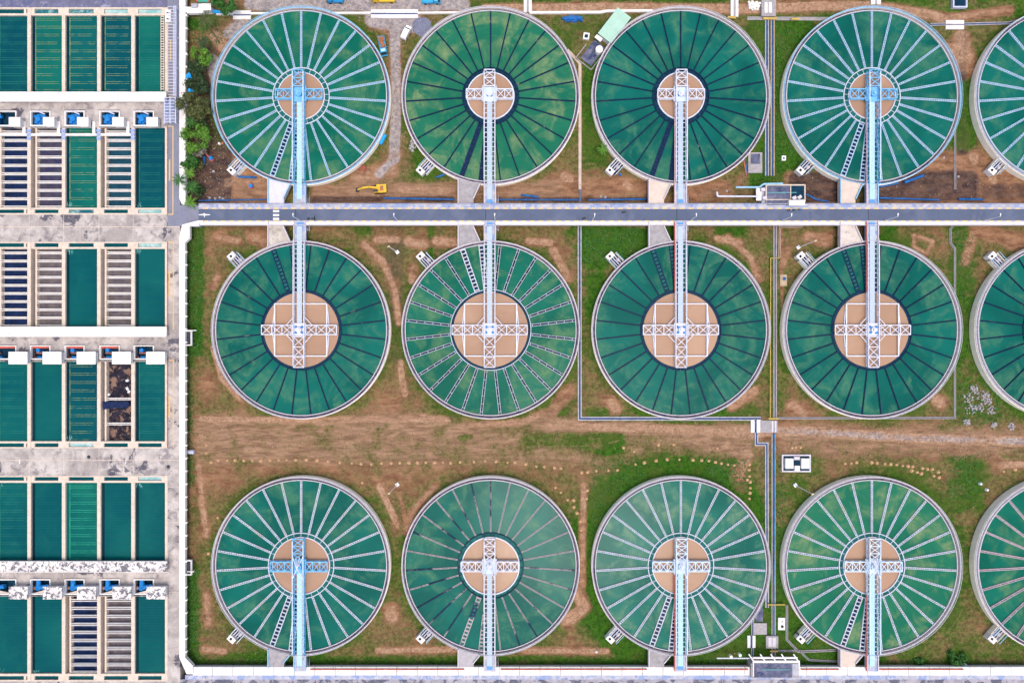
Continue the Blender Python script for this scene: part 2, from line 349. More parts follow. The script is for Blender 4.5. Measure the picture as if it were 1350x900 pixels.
    for pts, w, val in [([(330, 5), (470, 6), (610, 6)], 9, .9), ([(520, 22), (522, 120), (520, 210)], 7, .95), ([(495, 25), (545, 30)], 14, .8), ([(500, 230), (522, 205)], 6, .6), ([(280, 80), (285, 110)], 9, .7), ([(300, 45), (322, 24)], 8, .7), ([(1020, 566), (1120, 572), (1220, 578), (1360, 582)], 5, .5), ([(538, 700), (524, 640)], 2, .2), ([(1030, 300), (1032, 460)], 2, .3)]:
        stroke(v, pts, w, val); stroke(g, pts, w, .05)
    rg = np.random.RandomState(5)
    for i in range(26):                                            # tyre ruts over the bare strips
        bx = rg.uniform(270, 960) if i < 16 else rg.uniform(1040, 1340); by = rg.uniform(556, 600) if i % 4 else rg.uniform(238, 260)
        ln = rg.uniform(40, 150); dy = rg.uniform(-6, 6)
        for o_ in (0, 6.5): stroke(s, [(bx, by + o_), (bx + ln / 2, by + o_ + dy), (bx + ln, by + o_ + dy * .6)], 1.0, rg.choice([.0, .5]), .8)
    for cx_, cy_, rr_, a0_, a1_ in ((397, 435, 128, 2.3, 3.2), (647, 435, 130, 1.9, 2.6), (397, 746, 130, 3.6, 4.4), (647, 746, 131, 3.5, 4.2), (647, 126, 130, .7, 1.4), (898, 126, 132, .8, 1.5), (1150, 746, 132, .4, 1.3)):
        for o_ in (0, 6):
            stroke(s, [(cx_ + (rr_ + o_) * math.cos(a), cy_ + (rr_ + o_) * math.sin(a)) for a in np.linspace(a0_, a1_, 8)], 1.2, .42, .9)
    g[:] = np.where(g > .8, g + (g - .8) * 2.2, g)
    rw = np.zeros(X.shape); rect(rw, 255, 1000, 545, 612, 1.0, 12); rect(rw, 1030, 1350, 560, 600, .8, 10); rect(rw, 255, 360, 230, 266, .5, 8); rect(rw, 410, 740, 236, 266, .8, 6)
    zz = np.zeros(X.shape); zz -= .25 * (dk > .6)
    rng = np.random.RandomState(3); zz += rng.uniform(-.05, .05, X.shape) * ((X > -60) & (X < 1420) & (Y > -40) & (Y < 950))
    nx, ny = len(xs), len(ys)
    zz += np.where(X > 235.5, G, -.3); KG = (H - G) / H
    co = np.stack([(X - 675) * PX * KG, (450 - Y) * PX * KG, zz], -1).reshape(-1, 3)
    i = np.arange(nx * ny).reshape(ny, nx)
    f = np.stack([i[1:, :-1], i[1:, 1:], i[:-1, 1:], i[:-1, :-1]], -1).reshape(-1, 4)
    me = bpy.data.meshes.new('ground'); me.from_pydata(co.tolist(), [], f.tolist())
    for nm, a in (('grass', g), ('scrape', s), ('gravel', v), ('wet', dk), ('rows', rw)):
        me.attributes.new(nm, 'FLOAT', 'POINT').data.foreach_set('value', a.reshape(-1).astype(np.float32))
    m, t, b = newmat('ground_soil_and_grass')
    at = lambda n: nd(t, 'ShaderNodeAttribute', attribute_name=n).outputs['Fac']
    p = pos(t); pst = pos(t, .4, 1, 1)
    nA = noise(t, .12, 8, .68, p, .5); nB = noise(t, .9, 6, .65, p); nC = noise(t, .55, 7, .7, pst); nD = noise(t, 3.2, 4, .6, p)
    soil = mix(t, ramp(t, nC, .32, .68), (.155, .075, .040), (.37, .20, .115))
    soil = mix(t, ramp(t, nB, .55, .75, 0, .6), soil, (.27, .20, .09))
    soil = mix(t, ramp(t, nD, .58, .78, 0, .5), soil, (.11, .07, .035))
    nR = noise(t, .8, 7, .72, pos(t, .16, 1, 1), .8)
    streak = mix(t, ramp(t, nR, .34, .66), (.13, .085, .05), (.46, .30, .20)); streak = mix(t, ramp(t, nD, .5, .75, 0, .5), streak, (.40, .22, .15))
    soil = mix(t, maths(t, 'MULTIPLY', at('rows'), .6), soil, streak)
    gr = mix(t, ramp(t, nB, .3, .7), (.016, .062, .006), (.05, .140, .010))
    gr = mix(t, ramp(t, nA, .45, .7, 0, .8), gr, (.085, .105, .022))
    gr = mix(t, ramp(t, nD, .55, .75, 0, .45), gr, (.008, .030, .006))
    jit = maths(t, 'ADD', maths(t, 'MULTIPLY', maths(t, 'SUBTRACT', nA, .5), 1.55), maths(t, 'MULTIPLY', maths(t, 'SUBTRACT', nC, .5), 1.0))
    jit = maths(t, 'ADD', jit, maths(t, 'MULTIPLY', maths(t, 'SUBTRACT', nD, .5), .45))
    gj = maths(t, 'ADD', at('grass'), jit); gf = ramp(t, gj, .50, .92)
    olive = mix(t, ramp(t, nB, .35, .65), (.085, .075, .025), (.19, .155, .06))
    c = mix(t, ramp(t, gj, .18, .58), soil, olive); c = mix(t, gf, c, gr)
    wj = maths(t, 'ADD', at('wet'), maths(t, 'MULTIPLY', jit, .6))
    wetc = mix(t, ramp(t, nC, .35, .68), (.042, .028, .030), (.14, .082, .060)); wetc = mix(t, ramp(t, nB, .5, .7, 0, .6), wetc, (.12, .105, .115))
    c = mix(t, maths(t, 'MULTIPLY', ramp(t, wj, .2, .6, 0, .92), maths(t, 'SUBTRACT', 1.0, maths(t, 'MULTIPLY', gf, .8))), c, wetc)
    sj = maths(t, 'ADD', at('scrape'), maths(t, 'MULTIPLY', jit, .5))
    c = mix(t, ramp(t, sj, .34, .78, 0, .85), c, mix(t, ramp(t, nB, .3, .7), (.26, .15, .09), (.50, .32, .21)))
    vj = maths(t, 'ADD', at('gravel'), maths(t, 'MULTIPLY', jit, .6))
    c = mix(t, ramp(t, vj, .3, .75, 0, .95), c, mix(t, ramp(t, nB, .3, .7), (.22, .205, .23), (.46, .40, .37)))
    t.links.new(c, b.inputs['Base Color']); b.inputs['Roughness'].default_value = .95; b.inputs['Specular IOR Level'].default_value = .1
    bn = nd(t, 'ShaderNodeBump', Strength=.7, Distance=.5); t.links.new(maths(t, 'ADD', nB, nD), bn.inputs['Height']); t.links.new(bn.outputs[0], b.inputs['Normal'])
    me.materials.append(m)
    struct(put('ground', me))
ground()

# ------------------------------------------------------------------ filter house deck (raised 4.5 m) with its basins
ZD = 4.5
PITX = [(-19, 21.5), (39.5, 66.5), (85, 111.5), (131, 158), (176, 203)]
PITROWS = [(145, 168), (454, 475.5), (762, 785)]
def deck():
    b = MB()
    for a, c in ((121, 145), (168, 168.6), (283, 319), (431, 454), (475.5, 476.6), (590.5, 627), (739, 762), (785, 785.6), (897.5, 905)):
        b.pbox(-140, 221, a, c, 0, ZD)
    for (a, c) in PITROWS:
        e = [-140] + [x for p in PITX for x in p] + [221]
        for i in range(0, len(e), 2):
            if e[i] < e[i+1]: b.pbox(e[i], e[i+1], a, c, 0, ZD)
    b.pbox(221, 237.5, 298, 905, 0, ZD)
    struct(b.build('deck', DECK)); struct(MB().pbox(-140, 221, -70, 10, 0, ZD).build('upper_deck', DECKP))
    g = MB(); g.pbox(-140, 1500, 905.01, 1000, 0, ZD); g.pbox(237.5, 1500, 895, 905, 0, ZD)
    struct(g.build('bottom_deck', DECKG))
    a = MB(); a.pbox(221, 237.5, -70, 282, 0, ZD); a.pbox(221, 262, 282, 298, 0, ZD); a.pbox(237.5, 262, 270.5, 282, 0, ZD)
    struct(a.build('side_road', ASPL))
    j = MB()
    for y in (299, 606.5): j.pbox(-140, 236, y - .35, y + .35, ZD + .004, ZD + .07)
    for x in (38.5, 84, 130.5, 175.5):
        for y0, y1 in ((135, 144.5), (283.5, 298.6), (299.4, 318.5), (445, 453.5), (591, 606), (607, 626.5), (755, 761.5)): j.pbox(x - .25, x + .25, y0, y1, ZD + .004, ZD + .03)
    for y in range(320, 900, 46): j.pbox(222, 236, y - .2, y + .2, ZD + .004, ZD + .03)
    struct(j.build('deck_joint', WALLB))
    l = MB()
    z = ZD + .004
    for a_, b_, c_, d_ in ((220.6, 221.8, 9, 127), (228, 229.2, 9, 127), (220.6, 229.2, 126.5, 127.7), (224, 225.6, 53, 80), (227.3, 228.6, 166, 283), (220.2, 221.4, 166, 283), (221.4, 227.3, 166, 167.2), (221.4, 227.3, 282, 283.2), (222.6, 224.4, 210, 238), (227.8, 229, 318, 434), (222, 224.3, 356, 392), (222, 228, 318, 319.5), (227.8, 229, 474, 590), (222, 224.3, 521, 550), (222, 228, 474, 475.5)):
        l.pbox(a_, b_, c_, d_, z, z + .004)
    struct(l.build('yellow_line_marking', PAINTY))
    s = MB()
    for y0, y1 in ((166, 283), (319, 434), (474, 590)): s.pbox(220.2, 220.8, y0, y1, ZD + .3, ZD + .42)
    struct(s.build('red_line_marking', RED))
deck()

COLX = [(-6, 36), (41, 81.5), (86, 128), (132.5, 173), (177.5, 217.5)]
CN = ['leftmost', 'second', 'middle', 'fourth', 'rightmost']
FROWS = [dict(n='topmost', y=(20.5, 120.6), ch=(12, 18), e=(10, 20.5), top=True), dict(n='second', y=(168.6, 274), ch=(276.2, 281), e=(274, 283), top=False),
         dict(n='third', y=(328, 430.6), ch=(320.5, 325.6), e=(319, 328), top=True), dict(n='fourth', y=(476.6, 581.5), ch=(584, 589), e=(581.5, 590.5), top=False),
         dict(n='fifth', y=(636, 738.6), ch=(628.5, 633.3), e=(627, 636), top=True), dict(n='lowest', y=(785.6, 887.5), ch=(890.5, 895.8), e=(887.5, 897.5), top=False)]
# kind of each basin: t/b/g water teal, blue, green with lines y yellow, n green, f faint, - none;  E empty floors
KIND = [['bf', 'gy', 'ty', 'by', 'gf'], ['EN', 'EP', 'gy', 'ET', 'bf'], ['EN', 'EG', 't-', 'EG', 't-'], ['tf', 't-', 'by', 'ED', 'tf'], ['tf', 't-', 'gn', 't-', 't-'], ['t-', 't-', 'EN', 'EG', 't-']]
FOAM = {(0, 1): 0, (0, 2): 0, (0, 3): 1, (0, 4): 1, (1, 2): 0, (1, 4): 1, (2, 4): 1, (3, 2): 1, (4, 4): 1}
EDESC = {'EN': 'drained filter basin with pale troughs over a dark wet bed', 'EP': 'drained filter basin with pale troughs over a purplish bed', 'ET': 'half drained filter basin with white troughs over dark teal water', 'EG': 'drained filter basin with pale troughs over a dry grey bed', 'ED': 'dirty drained filter basin with dark debris and navy tarpaulin'}
WDESC = {'y': 'with yellowish trough lines showing', 'n': 'with bright green trough lines showing', 'f': 'with faint trough lines', '-': 'with plain smooth surface'}
WCOL = {'t': 'teal', 'b': 'deep blue-green', 'g': 'green'}
for r, row in enumerate(FROWS):
    for c, (xa, xb) in enumerate(COLX):
        k = KIND[r][c]; y0, y1 = row['y']; e0, e1 = row['e']
        where = f", {CN[c]} in the {row['n']} row"
        lab = (EDESC[k] if k[0] == 'E' else f"{WCOL[k[0]]} filter basin {WDESC[k[1]]}") + where
        cx, cy, _ = W((xa + xb) / 2, (y0 + y1) / 2)
        t = thing('filter_basin', lab, 'filter basin', (cx, cy, 0), 0, 'rectangular filter basins')
        # walls: right partition, and cross walls at the channel end
        wl = MB(); zt = ZD + .12
        xr = xb + 4.6 if c < 4 else xb + 3.4
        ya, yb = (e0, y1) if row['top'] else (y0, e1)
        wl.pbox(xb, xr, ya + .05, yb - .05, 0, zt)
        ch0, ch1 = row['ch']
        wl.pbox(xa, xb, e0, ch0, 0, zt - .01); wl.pbox(xa, xb, ch1, e1, 0, zt - .02)
        if c == 0: wl.pbox(xa - 5, xa, ya, yb, 0, zt)
        for xx in (xa, xb - 4.5): wl.pbox(xx, xx + (4.5 if c else 3), ch0, ch1, 0, zt - .03)
        wl.build('partition_wall', WALLB, t)
        foam = FOAM.get((r, c))
        MB().pbox(xa + 4.5, xb - 4.5, ch0, ch1, ZD - 1.2, ZD - .55).build('channel_water', CHF if foam == 1 else CHW if foam == 0 else FW2, t)
        gw = 5.6                                                   # gullet beside the bed
        n = 9 if r != 1 else 9
        rows = [y0 + (y1 - y0) * (i + .5) / (n + .6) for i in range(n + 1)]
        if k[0] != 'E':
            wm = {'t': FW1, 'b': FW2, 'g': FW3}[k[0]]
            MB().pbox(xa + gw, xb, y0, y1, 3.2, 3.9).build('water', wm, t)
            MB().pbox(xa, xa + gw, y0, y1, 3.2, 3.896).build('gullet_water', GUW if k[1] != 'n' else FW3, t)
            if True:
                em = {'y': EDGEY, 'n': EDGEG, 'f': EDGET, '-': EDGES}[k[1]]
                MB().pbox(xa + gw + .1, xa + gw + 1.0, y0 + 2, y1 - 2, 3.7, 3.93).build('gullet_edge', em, t)
                for yy in rows:
                    q = MB(); x1 = xb - (.3 if k[1] == 'n' else random.uniform(.5, 7))
                    for s_ in (-1, 1): q.pbox(xa + gw + 1.2, x1, yy + s_ * 1.3 - .22, yy + s_ * 1.3 + .22, 3.7, 3.908 + .008 * (s_ + 1))
                    q.build('wash_trough', em, t)
            if (r, c) in ((5, 0), (5, 1), (3, 2), (1, 2), (1, 4), (4, 4), (4, 0), (2, 2), (2, 4)):
                q = MB(); sy = -1 if r % 2 else 1; y_ = y1 if r % 2 else y0
                for i in range(9):
                    a = random.uniform(-.25, .75); l0, l1 = random.uniform(0, 4), random.uniform(3, 8); ox = xa + 5 + random.uniform(-2.5, 2.5)
                    q.bar(W(ox + l0 * math.sin(a), y_ + sy * l0 * math.cos(a), 3.92), W(ox + l1 * math.sin(a), y_ + sy * l1 * math.cos(a), 3.92), random.uniform(.05, .14), .02)
                q.build('foam', FOAMM, t)
        else:
            fm = {'EN': FLOORN, 'EP': FLOORP, 'ET': FLOORT, 'EG': FLOORG, 'ED': FLOORD}[k]
            fx0, fx1, fy0, fy1 = W(xa, 0, ZD)[0], W(xb, 0, ZD)[0], W(0, y1, ZD)[1], W(0, y0, ZD)[1]
            gx = W(xa + gw, 0, ZD)[0]
            MB().box(gx, fx1, fy0, fy1, 2.0, 2.5).build('filter_bed', fm, t)
            MB().box(fx0, gx, fy0, fy1, 1.0, 1.6).build('gullet_floor', GULL, t)
            MB().pbox(xa + gw, xa + gw + 2.2, y0, y1, 1.6, 4.0).build('gullet_edge', WALLB, t)
            for i, yy in enumerate(rows):
                if k == 'ED' and i not in (4, 7): continue
                q = MB()
                for s_ in (-1, 1): q.pbox(xa + gw + 2.2, xb, yy + s_ * 1.25 - .38, yy + s_ * 1.25 + .38, 3.0, 3.9)
                q.pbox(xa + gw + 2.2, xb, yy - .8, yy + .8, 2.9, 2.95)
                q.build('wash_trough', WHITE, t)
            if k == 'ED':
                pts = [W(135, 529, 4), W(169, 529, 4), W(171, 533, 4), W(168, 538, 4), W(152, 537, 4), W(136, 540, 4)]
                tag(MB().prism([p[:2] for p in pts], 3.75, 4.05).build('tarpaulin', TARPD), 'navy tarpaulin spread across the dirty drained filter basin', 'tarpaulin')
                for (px, py) in ((168, 501.5), (168, 512), (170, 516), (143, 520)):
                    tag(MB().obox(*W(px, py, 3)[:2], .9, .7, 2.6, 3.2, random.random() * 3).build('sack', VANW), 'small white sack lying in the dirty drained filter basin', 'sack', 'white sacks in the dirty basin')
# second row: pale cross beam with stub beams over the basins
for c in range(4):
    xa, xb = COLX[c]
    b = thing('cross_beam', f"pale concrete beam across the upper end of the {CN[c]} basin of the second row", 'beam', W((xa+xb)/2, 177.5), 0, 'beams over the second row of basins')
    MB().pbox(xa - 1, xb, 176, 179, 4.2, 4.9).build('beam', WHITE, b)
    MB().pbox(xb - 10.5 + (4 if c == 0 else 4), xb - 2.5, 160, 176, 4.5, 4.95).build('stub_beam', WHITE, b)
    p = MB()
    for q in range(3): p.pbox(xb - 1 + q * .2, xb + 4.5, 170.5 + q * 5, 173.8 + q * 5, 4.66, 5.0)
    p.build('walkway_plate', MATS['plate_blue'], b)
# white roofs over the filter galleries
for i, (y0, y1, xe) in enumerate(((121, 134, 219), (430.5, 444, 219.5), (739.5, 754, 220))):
    t = thing('gallery_roof', ('clean white concrete roof strip between the topmost two basin rows', 'clean white concrete roof strip between the third and fourth basin rows', 'white concrete roof strip blotched with black lichen above the lowest basin row')[i], 'roof', W(40, (y0 + y1) / 2), 0, 'white gallery roofs')
    MB().pbox(-140, xe, y0, y1, 6.1, 6.5).build('roof', LICHEN if i == 2 else CLEANW, t)
    b = MB(); b.pbox(-138, xe - 2, y0 + 1.2, y1 - 1.5, ZD, 6.1); b.build('wall', WHITE, t)
    l = MB(); l.pbox(-140, xe, y0 + .01, y0 + .6, 6.5, 6.62); l.pbox(-140, xe, y1 - .6, y1 - .01, 6.5, 6.62); l.build('roof_edge', WHITE, t)
    l = MB()
    for x in range(-120, 215, 46): l.pbox(x, x + .3, y0 + .8, y1 - .8, 6.5, 6.52)
    l.build('joint', WALLB, t)
# valve pits and white cabin roofs
for r, (y0, y1) in enumerate(PITROWS):
    wn_ = ('upper', 'middle', 'lower')[r]
    for c, (xa, xb) in enumerate(PITX):
        cx, cy, _ = W((xa + xb) / 2, (y0 + y1) / 2)
        t = thing('valve_pit', f"open valve pit with {('bright blue machinery','blue motors and a red beam','a bent blue pipe')[r] if not (r == 1 and c == 4) else 'blue motors and no red beam'}, {CN[c]} of the {wn_} gallery", 'valve pit', (cx, cy, 0), 0, 'valve pits beside the gallery roofs')
        k = MB(); z0, z1 = ZD - .3, ZD + .45
        k.pbox(xa, xb, y0 + 1, y0 + 2.4, z0, z1); k.pbox(xa, xb, y1 - 3.2, y1 - 1.4, z0, z1 + .01); k.pbox(xa, xa + 1.5, y0 + 2.4, y1 - 3.2, z0, z1); k.pbox(xb - 1.5, xb, y0 + 2.4, y1 - 3.2, z0, z1)
        k.build('kerb', WHITE, t)
        MB().pbox(xa + 1, xb - 1, y0 + 2, y1 - 2, 1.5, 2.0).build('pit_floor', NAVY, t)
        m = MB(); X = lambda a, z=4: W(xa + a, 0, z)[0]; Y = lambda a, z=4: W(0, y0 + a, z)[1]
        if r == 0:
            m.box(X(8), X(15), Y(19), Y(5), 2, 3.6); m.tube((X(4), Y(8), 3.3), (X(20), Y(8), 3.3), .6); m.tube((X(11), Y(12), 3.5), (X(11), Y(12), 4.3), 1.0, .9, 12); m.box(X(6), X(10), Y(18), Y(14), 2, 4)
            m.build('valve_gear', BLUEM, t); q = MB(); q.box(X(13), X(17), Y(18), Y(9), 3.6, 3.9); q.build('gear_cover', PIPEB, t)
            MB().bar((X(13), Y(3), 4.9), (X(22), Y(7), 4.9), .4).build('handrail', LILAC, t)
        elif r == 1:
            m.tube((X(10), Y(7.5), 2), (X(10), Y(7.5), 3.9), .75, .65, 12); m.box(X(8), X(20), Y(19), Y(15.5), 2, 3.6); m.build('motor', BLUEM, t)
            if c < 4: MB().pbox(xa + 1.6, xb - 1.6, y0 + 2.6, y0 + 5, 3.9, 4.3).build('beam', RED, t)
            q = MB(); q.tube((X(2), Y(16), 3), (X(7), Y(19), 3), .4); q.tube((X(6), Y(11), 3), (X(17), Y(11.5), 3), .35); q.build('pipe', M('rusty_pipe%d' % c, (.28, .12, .10)), t)
        else:
            m.tube((X(10), Y(2.5), 3.4), (X(10), Y(13), 3.4), .75, n=10); m.tube((X(10), Y(13), 3.4), (X(24), Y(11), 3.4), .75, n=10); m.tube((X(10), Y(13), 2), (X(10), Y(13), 3.9), .95, n=10); m.build('bent_pipe', BLUEM, t)
            q = MB(); q.tube((X(2), Y(12.5), 3.2), (X(5), Y(15), 3.2), .5); q.build('elbow', M('orange_elbow%d' % c, (.5, .26, .16)), t)
            MB().prism([p[:2] for p in (W(xa + 2, y1 - 3, 4.7), W(xa + 17, y1 - 7, 4.7), W(xb - 3, y1 - 3, 4.7))], 4.3, 4.7).build('cover_slab', WALLB, t)
        if r == 0: bx = (xb - 10, xb + 5, y0 + 9.5, y0 + 22)
        elif r == 1: bx = (xb - 10.5, xb + 14.5, y0 + 9.5, y0 + 26)
        else: bx = (xb - 10, xb + 15, y0 + 11, y0 + 27.5)
        h = thing('cabin', f"white flat roofed cabin at the corner of the {CN[c]} valve pit of the {wn_} gallery", 'cabin', W(sum(bx[:2])/2, sum(bx[2:])/2), 0, 'white flat roofed cabins')
        MB().pbox(*bx, 6.9, 7.2).build('roof', LICHEN if r == 2 else CLEANW, h)
        w_ = MB(); w_.pbox(bx[0] + 1.2, bx[1] - 1.2, bx[2] + 1.2, bx[3] - 1.2, ZD + .46, 6.9); w_.build('wall', WHITE, h)
# steel pergola and catwalk by the side road
t = thing('pergola', 'pale steel lattice pergola over the side road right of the upper gallery', 'pergola', W(225, 148))
b = MB()
for x in (217, 224.5, 231.5): b.bar(W(x, 128, 7), W(x, 163, 7), .3)
for y in range(129, 165, 4): b.bar(W(217, y, 7), W(231.5, y, 7), .22)
b.build('roof_frame', LILAC, t)
for x in (217, 231.5):
    for y in (129, 145, 162): MB().bar(W(x, y, 7)[:2] + (ZD,), W(x, y, 7)[:2] + (7,), .25).build('post', LILAC, t)
MB().pbox(218, 230, 131, 160, ZD + .3, ZD + .5).build('pipe_tray', FOOT, t)
t = thing('pergola', 'long narrow steel lattice frame over the side road by the topmost basins', 'pergola', W(230, 70))
b = MB()
for x in (229.8, 232): b.bar(W(x, 8, 7), W(x, 127, 7), .25)
for y in range(9, 128, 4): b.bar(W(221.5, y, 6.9), W(232, y, 6.9), .16)
b.build('roof_frame', LILAC, t)
for y in (9, 48, 88, 127): MB().bar(W(232, y, 7)[:2] + (ZD,), W(232, y, 7)[:2] + (7,), .25).build('post', LILAC, t)
t = thing('catwalk', 'narrow ladder-like catwalk beside the rightmost basin of the topmost row', 'catwalk', W(214, 70))
b = MB()
for x in (212.3, 216.3): b.bar(W(x, 21, 4.5), W(x, 120, 4.5), .2)
for y in np.arange(22, 120, 3.3): b.bar(W(212.3, y, 4.5), W(216.3, y, 4.5), .3)
b.build('frame', WALLB, t)
t = thing('cabinet', 'white box cabinet with dark vents at the top of the side road', 'cabinet', W(221.5, 21))
MB().pbox(217.5, 225, 12.5, 29, ZD, 6.5).build('body', CLEANW, t)
for y in (17, 25): MB().pbox(219.5, 223, y - .9, y + .9, 6.5, 6.55).build('vent', DARKM, t)
# stains' companions: small hatch on the deck
for (x, y, l) in ((117, 602, 'round dark manhole on the deck below the fourth basin row'), (222, 615, 'round dark manhole near the right edge of the deck')):
    tag(MB().disc(.55, ZD + .05, 16, *W(x, y, ZD)[:2], z0=ZD).build('manhole', DARKM), l, 'manhole')
for (x, y, x2, y2) in ((26, 601, 27, 622), (166, 601, 167, 620)):
    t = thing('lamp_post', f"slim white lamp post on the deck below the {'leftmost' if x < 100 else 'fourth'} fourth-row basin", 'lamp post', W(x + .5, y + 11, ZD))
    MB().tube(W(x2, 612, ZD), W(x2 - 1, 611, 11), .1, .07).build('pole', PAINTW, t); MB().bar(W(x2 - 1, 611, 11), W(x2 - 1, 605, 11.2), .14).build('arm', PAINTW, t)

# ------------------------------------------------------------------ the white edge wall of the deck
def wall(name, label, x0, x1, y0, y1, extra, step_y):
    t = thing(name, label, 'wall', W((x0 + x1) / 2, (y0 + y1) / 2))
    MB().pbox(x0, x1, y0, y1, 4.0, 5.3).build('wall_top', WHITE, t)
    if extra:
        e = MB()
        for poly in extra: e.prism([W(*p, 5.31)[:2] for p in poly], 4.0, 5.31)
        e.build('wall_end', WHITE, t)
    b = MB(); x, _, _ = W(x0, 0, 4); X2, _, _ = W(x0 + 2.5, 0, 4); b.box(x, X2, W(0, y1, 4)[1], W(0, y0, 4)[1], 0, 4.0); b.build('wall_base', GREYC, t)
    me = None
    for y in step_y:
        p = W(x1, y, 5.3)
        if me is None: me = MB().box(0, .5, -.25, .25, -.9, -.1).mesh('buttress', WHITE)
        put('buttress', me, t, None, (p[0] - t.location.x, p[1] - t.location.y, 5.3))
wall('edge_wall', 'long white edge wall beside the trees on the upper left', 236.3, 244.5, -70, 262, [[(236.3, 262.2), (244.5, 262.2), (258, 269.6), (240, 269.6)], [(244.5, 9), (268, 10), (268, 17.6), (247, 17.6), (244.5, 15)]], range(20, 255, 17))
wall('edge_wall', 'long white edge wall beside the green grass strip on the lower left', 236.3, 244, 320, 866, [[(236.3, 319.8), (244, 319.8), (250, 314), (250, 298), (262, 298), (262, 293), (268, 293), (268, 290.6), (262, 290.6), (240, 296), (236.3, 312)], [(236.3, 866.2), (244, 866.2), (254, 877), (254, 888), (246, 888)]], range(332, 866, 17))
for (x, y, l) in ((248.5, 445.5, 'small white platform with rail on the edge wall beside the middle row'), (248.5, 748, 'small white framed platform on the edge wall beside the bottom row')):
    t = thing('platform', l, 'platform', W(x, y)); q = MB()
    for a, b_, c, d in ((244, 252.5, y - 10, y - 8.6), (244, 252.5, y + 8.6, y + 10), (251.3, 252.5, y - 8.6, y + 8.6)): q.pbox(a, b_, c, d, 4.2, 5.0)
    q.build('frame', WHITE, t); MB().pbox(244.2, 251.2, y - 8.5, y + 8.5, 4.0, 4.15).build('grating', DARKM, t); MB().bar(W(247, y + (-10 if y < 500 else 5), 5.4), W(259 if y < 500 else 256, y + (-10 if y < 500 else 5), 5.4), .25).build('rail', WHITE, t)
tag(MB().tube(W(245, 595.5, 2.5), W(256, 595.5, 2.3), .6, .75, 12).build('outlet_pipe', LILAC), 'short lilac outlet pipe sticking out of the edge wall', 'pipe')

# ------------------------------------------------------------------ elevated road
def road():
    struct(MB().pbox(262, 1520, 275.6, 290.6, 3.6, ZD - .01).build('road', ASPH))
    struct(MB().pbox(262, 1520, 268.7, 273.8, 3.5, ZD + .12).build('pavement', FOOT))
    k = MB(); k.pbox(262, 1520, 273.8, 275.6, 3.6, ZD + .14); k.pbox(262, 1520, 290.6, 292.3, 3.6, ZD + .13)
    struct(k.build('kerb', KERB))
    struct(MB().pbox(262, 1520, 292.3, 296.2, 3.5, ZD + .3).build('side_footpath', WHITE))
    p = MB(); p.pbox(262, 1520, 268, 268.7, 4.2, ZD + .9); p.build
    t = tag(p.build('parapet', FOOT), 'low pale parapet along the upper edge of the raised road', 'parapet')
    t = tag(MB().pbox(262, 1520, 296.2, 296.9, 4.2, ZD + .85).build('parapet', RIMW), 'low pale parapet along the lower edge of the raised road', 'parapet')
    z = ZD - .006; m = MB()
    for y in (277, 282.3, 287.2): m.pbox(360, 368, y, y + 2.7, z, z + .004)
    m.prism([W(*q, z)[:2] for q in ((262, 282.7), (268, 282.2), (269.3, 280.6), (270.5, 282.2), (277, 282.7), (277, 283.5), (270.5, 284), (269.5, 287), (268.5, 284), (262, 283.5))], z, z + .004)
    struct(m.build('white_road_marking', PAINTW))
    m = MB()
    for x in (389.5, 640.3, 892.3, 1145): m.pbox(x - .4, x + .4, 275.7, 290.5, z, z + .004)
    struct(m.build('road_joint', DARKM))
    for i, x in enumerate(range(300, 1500, 50)):
        if any(abs(x - b) < 30 for b in (375, 625, 877, 1130)): continue
        o = MB(); c = W(x, 283, 3.5); o.box(c[0] - .6, c[0] + .6, c[1] - 2.8, c[1] + 2.8, 0, 3.5)
        struct(o.build('road_pier', GREYC))
road()
lampx = [(397, 'first'), (525, 'second'), (653, 'third'), (780, 'fourth'), (909, 'fifth'), (1030, 'sixth'), (1165, 'seventh'), (1295, 'eighth')]
for x, nth in lampx:
    bx, by, _ = W(x, 291.5, ZD)
    t = thing('street_lamp', f"white street lamp, {nth} from the left along the lower kerb of the raised road", 'street lamp', (bx, by, ZD + .1), 0, 'street lamps along the raised road')
    MB().tube((0, 0, 0), (0, 0, 8), .12, .08).build('pole', PAINTW, t, True); MB().bar((0, 0, 8), (0, .5, 8.1), .14).build('arm', PAINTW, t, True); MB().box(-.15, .15, .4, 1.0, 8.02, 8.2).build('lamp_head', PAINTW, t, True)
for bx, by, hx, hy, l in ((524, 332.5, 512.5, 325, 'between the first two middle row tanks'), (1052, 326.3, 1075, 317.5, 'beside the fourth middle row tank and the road'), (524, 638.2, 513, 650, 'between the first two bottom row tanks'), (1048, 639, 1071, 651, 'beside the fourth bottom row tank')):
    p = Vector(W(bx, by)); hz = 13.0; q = Vector(W(hx, hy, hz))
    t = thing('floodlight_mast', f"leaning-looking white floodlight mast with square footing {l}", 'floodlight', tuple(p), 0, 'floodlight masts')
    t['label'] = f"tall white floodlight mast with square footing {l}"
    MB().obox(p.x, p.y, 1.1, 1.1, 0, .5, .6).build('footing', PAINTW, t); MB().tube(p, q, .16, .1).build('pole', PAINTW, t); MB().obox(q.x, q.y, .7, .45, hz, hz + .2, .4).build('lamp_head', M('warm_lamp_head', (.6, .5, .3)) if 'warm_lamp_head' not in MATS else MATS['warm_lamp_head'], t)

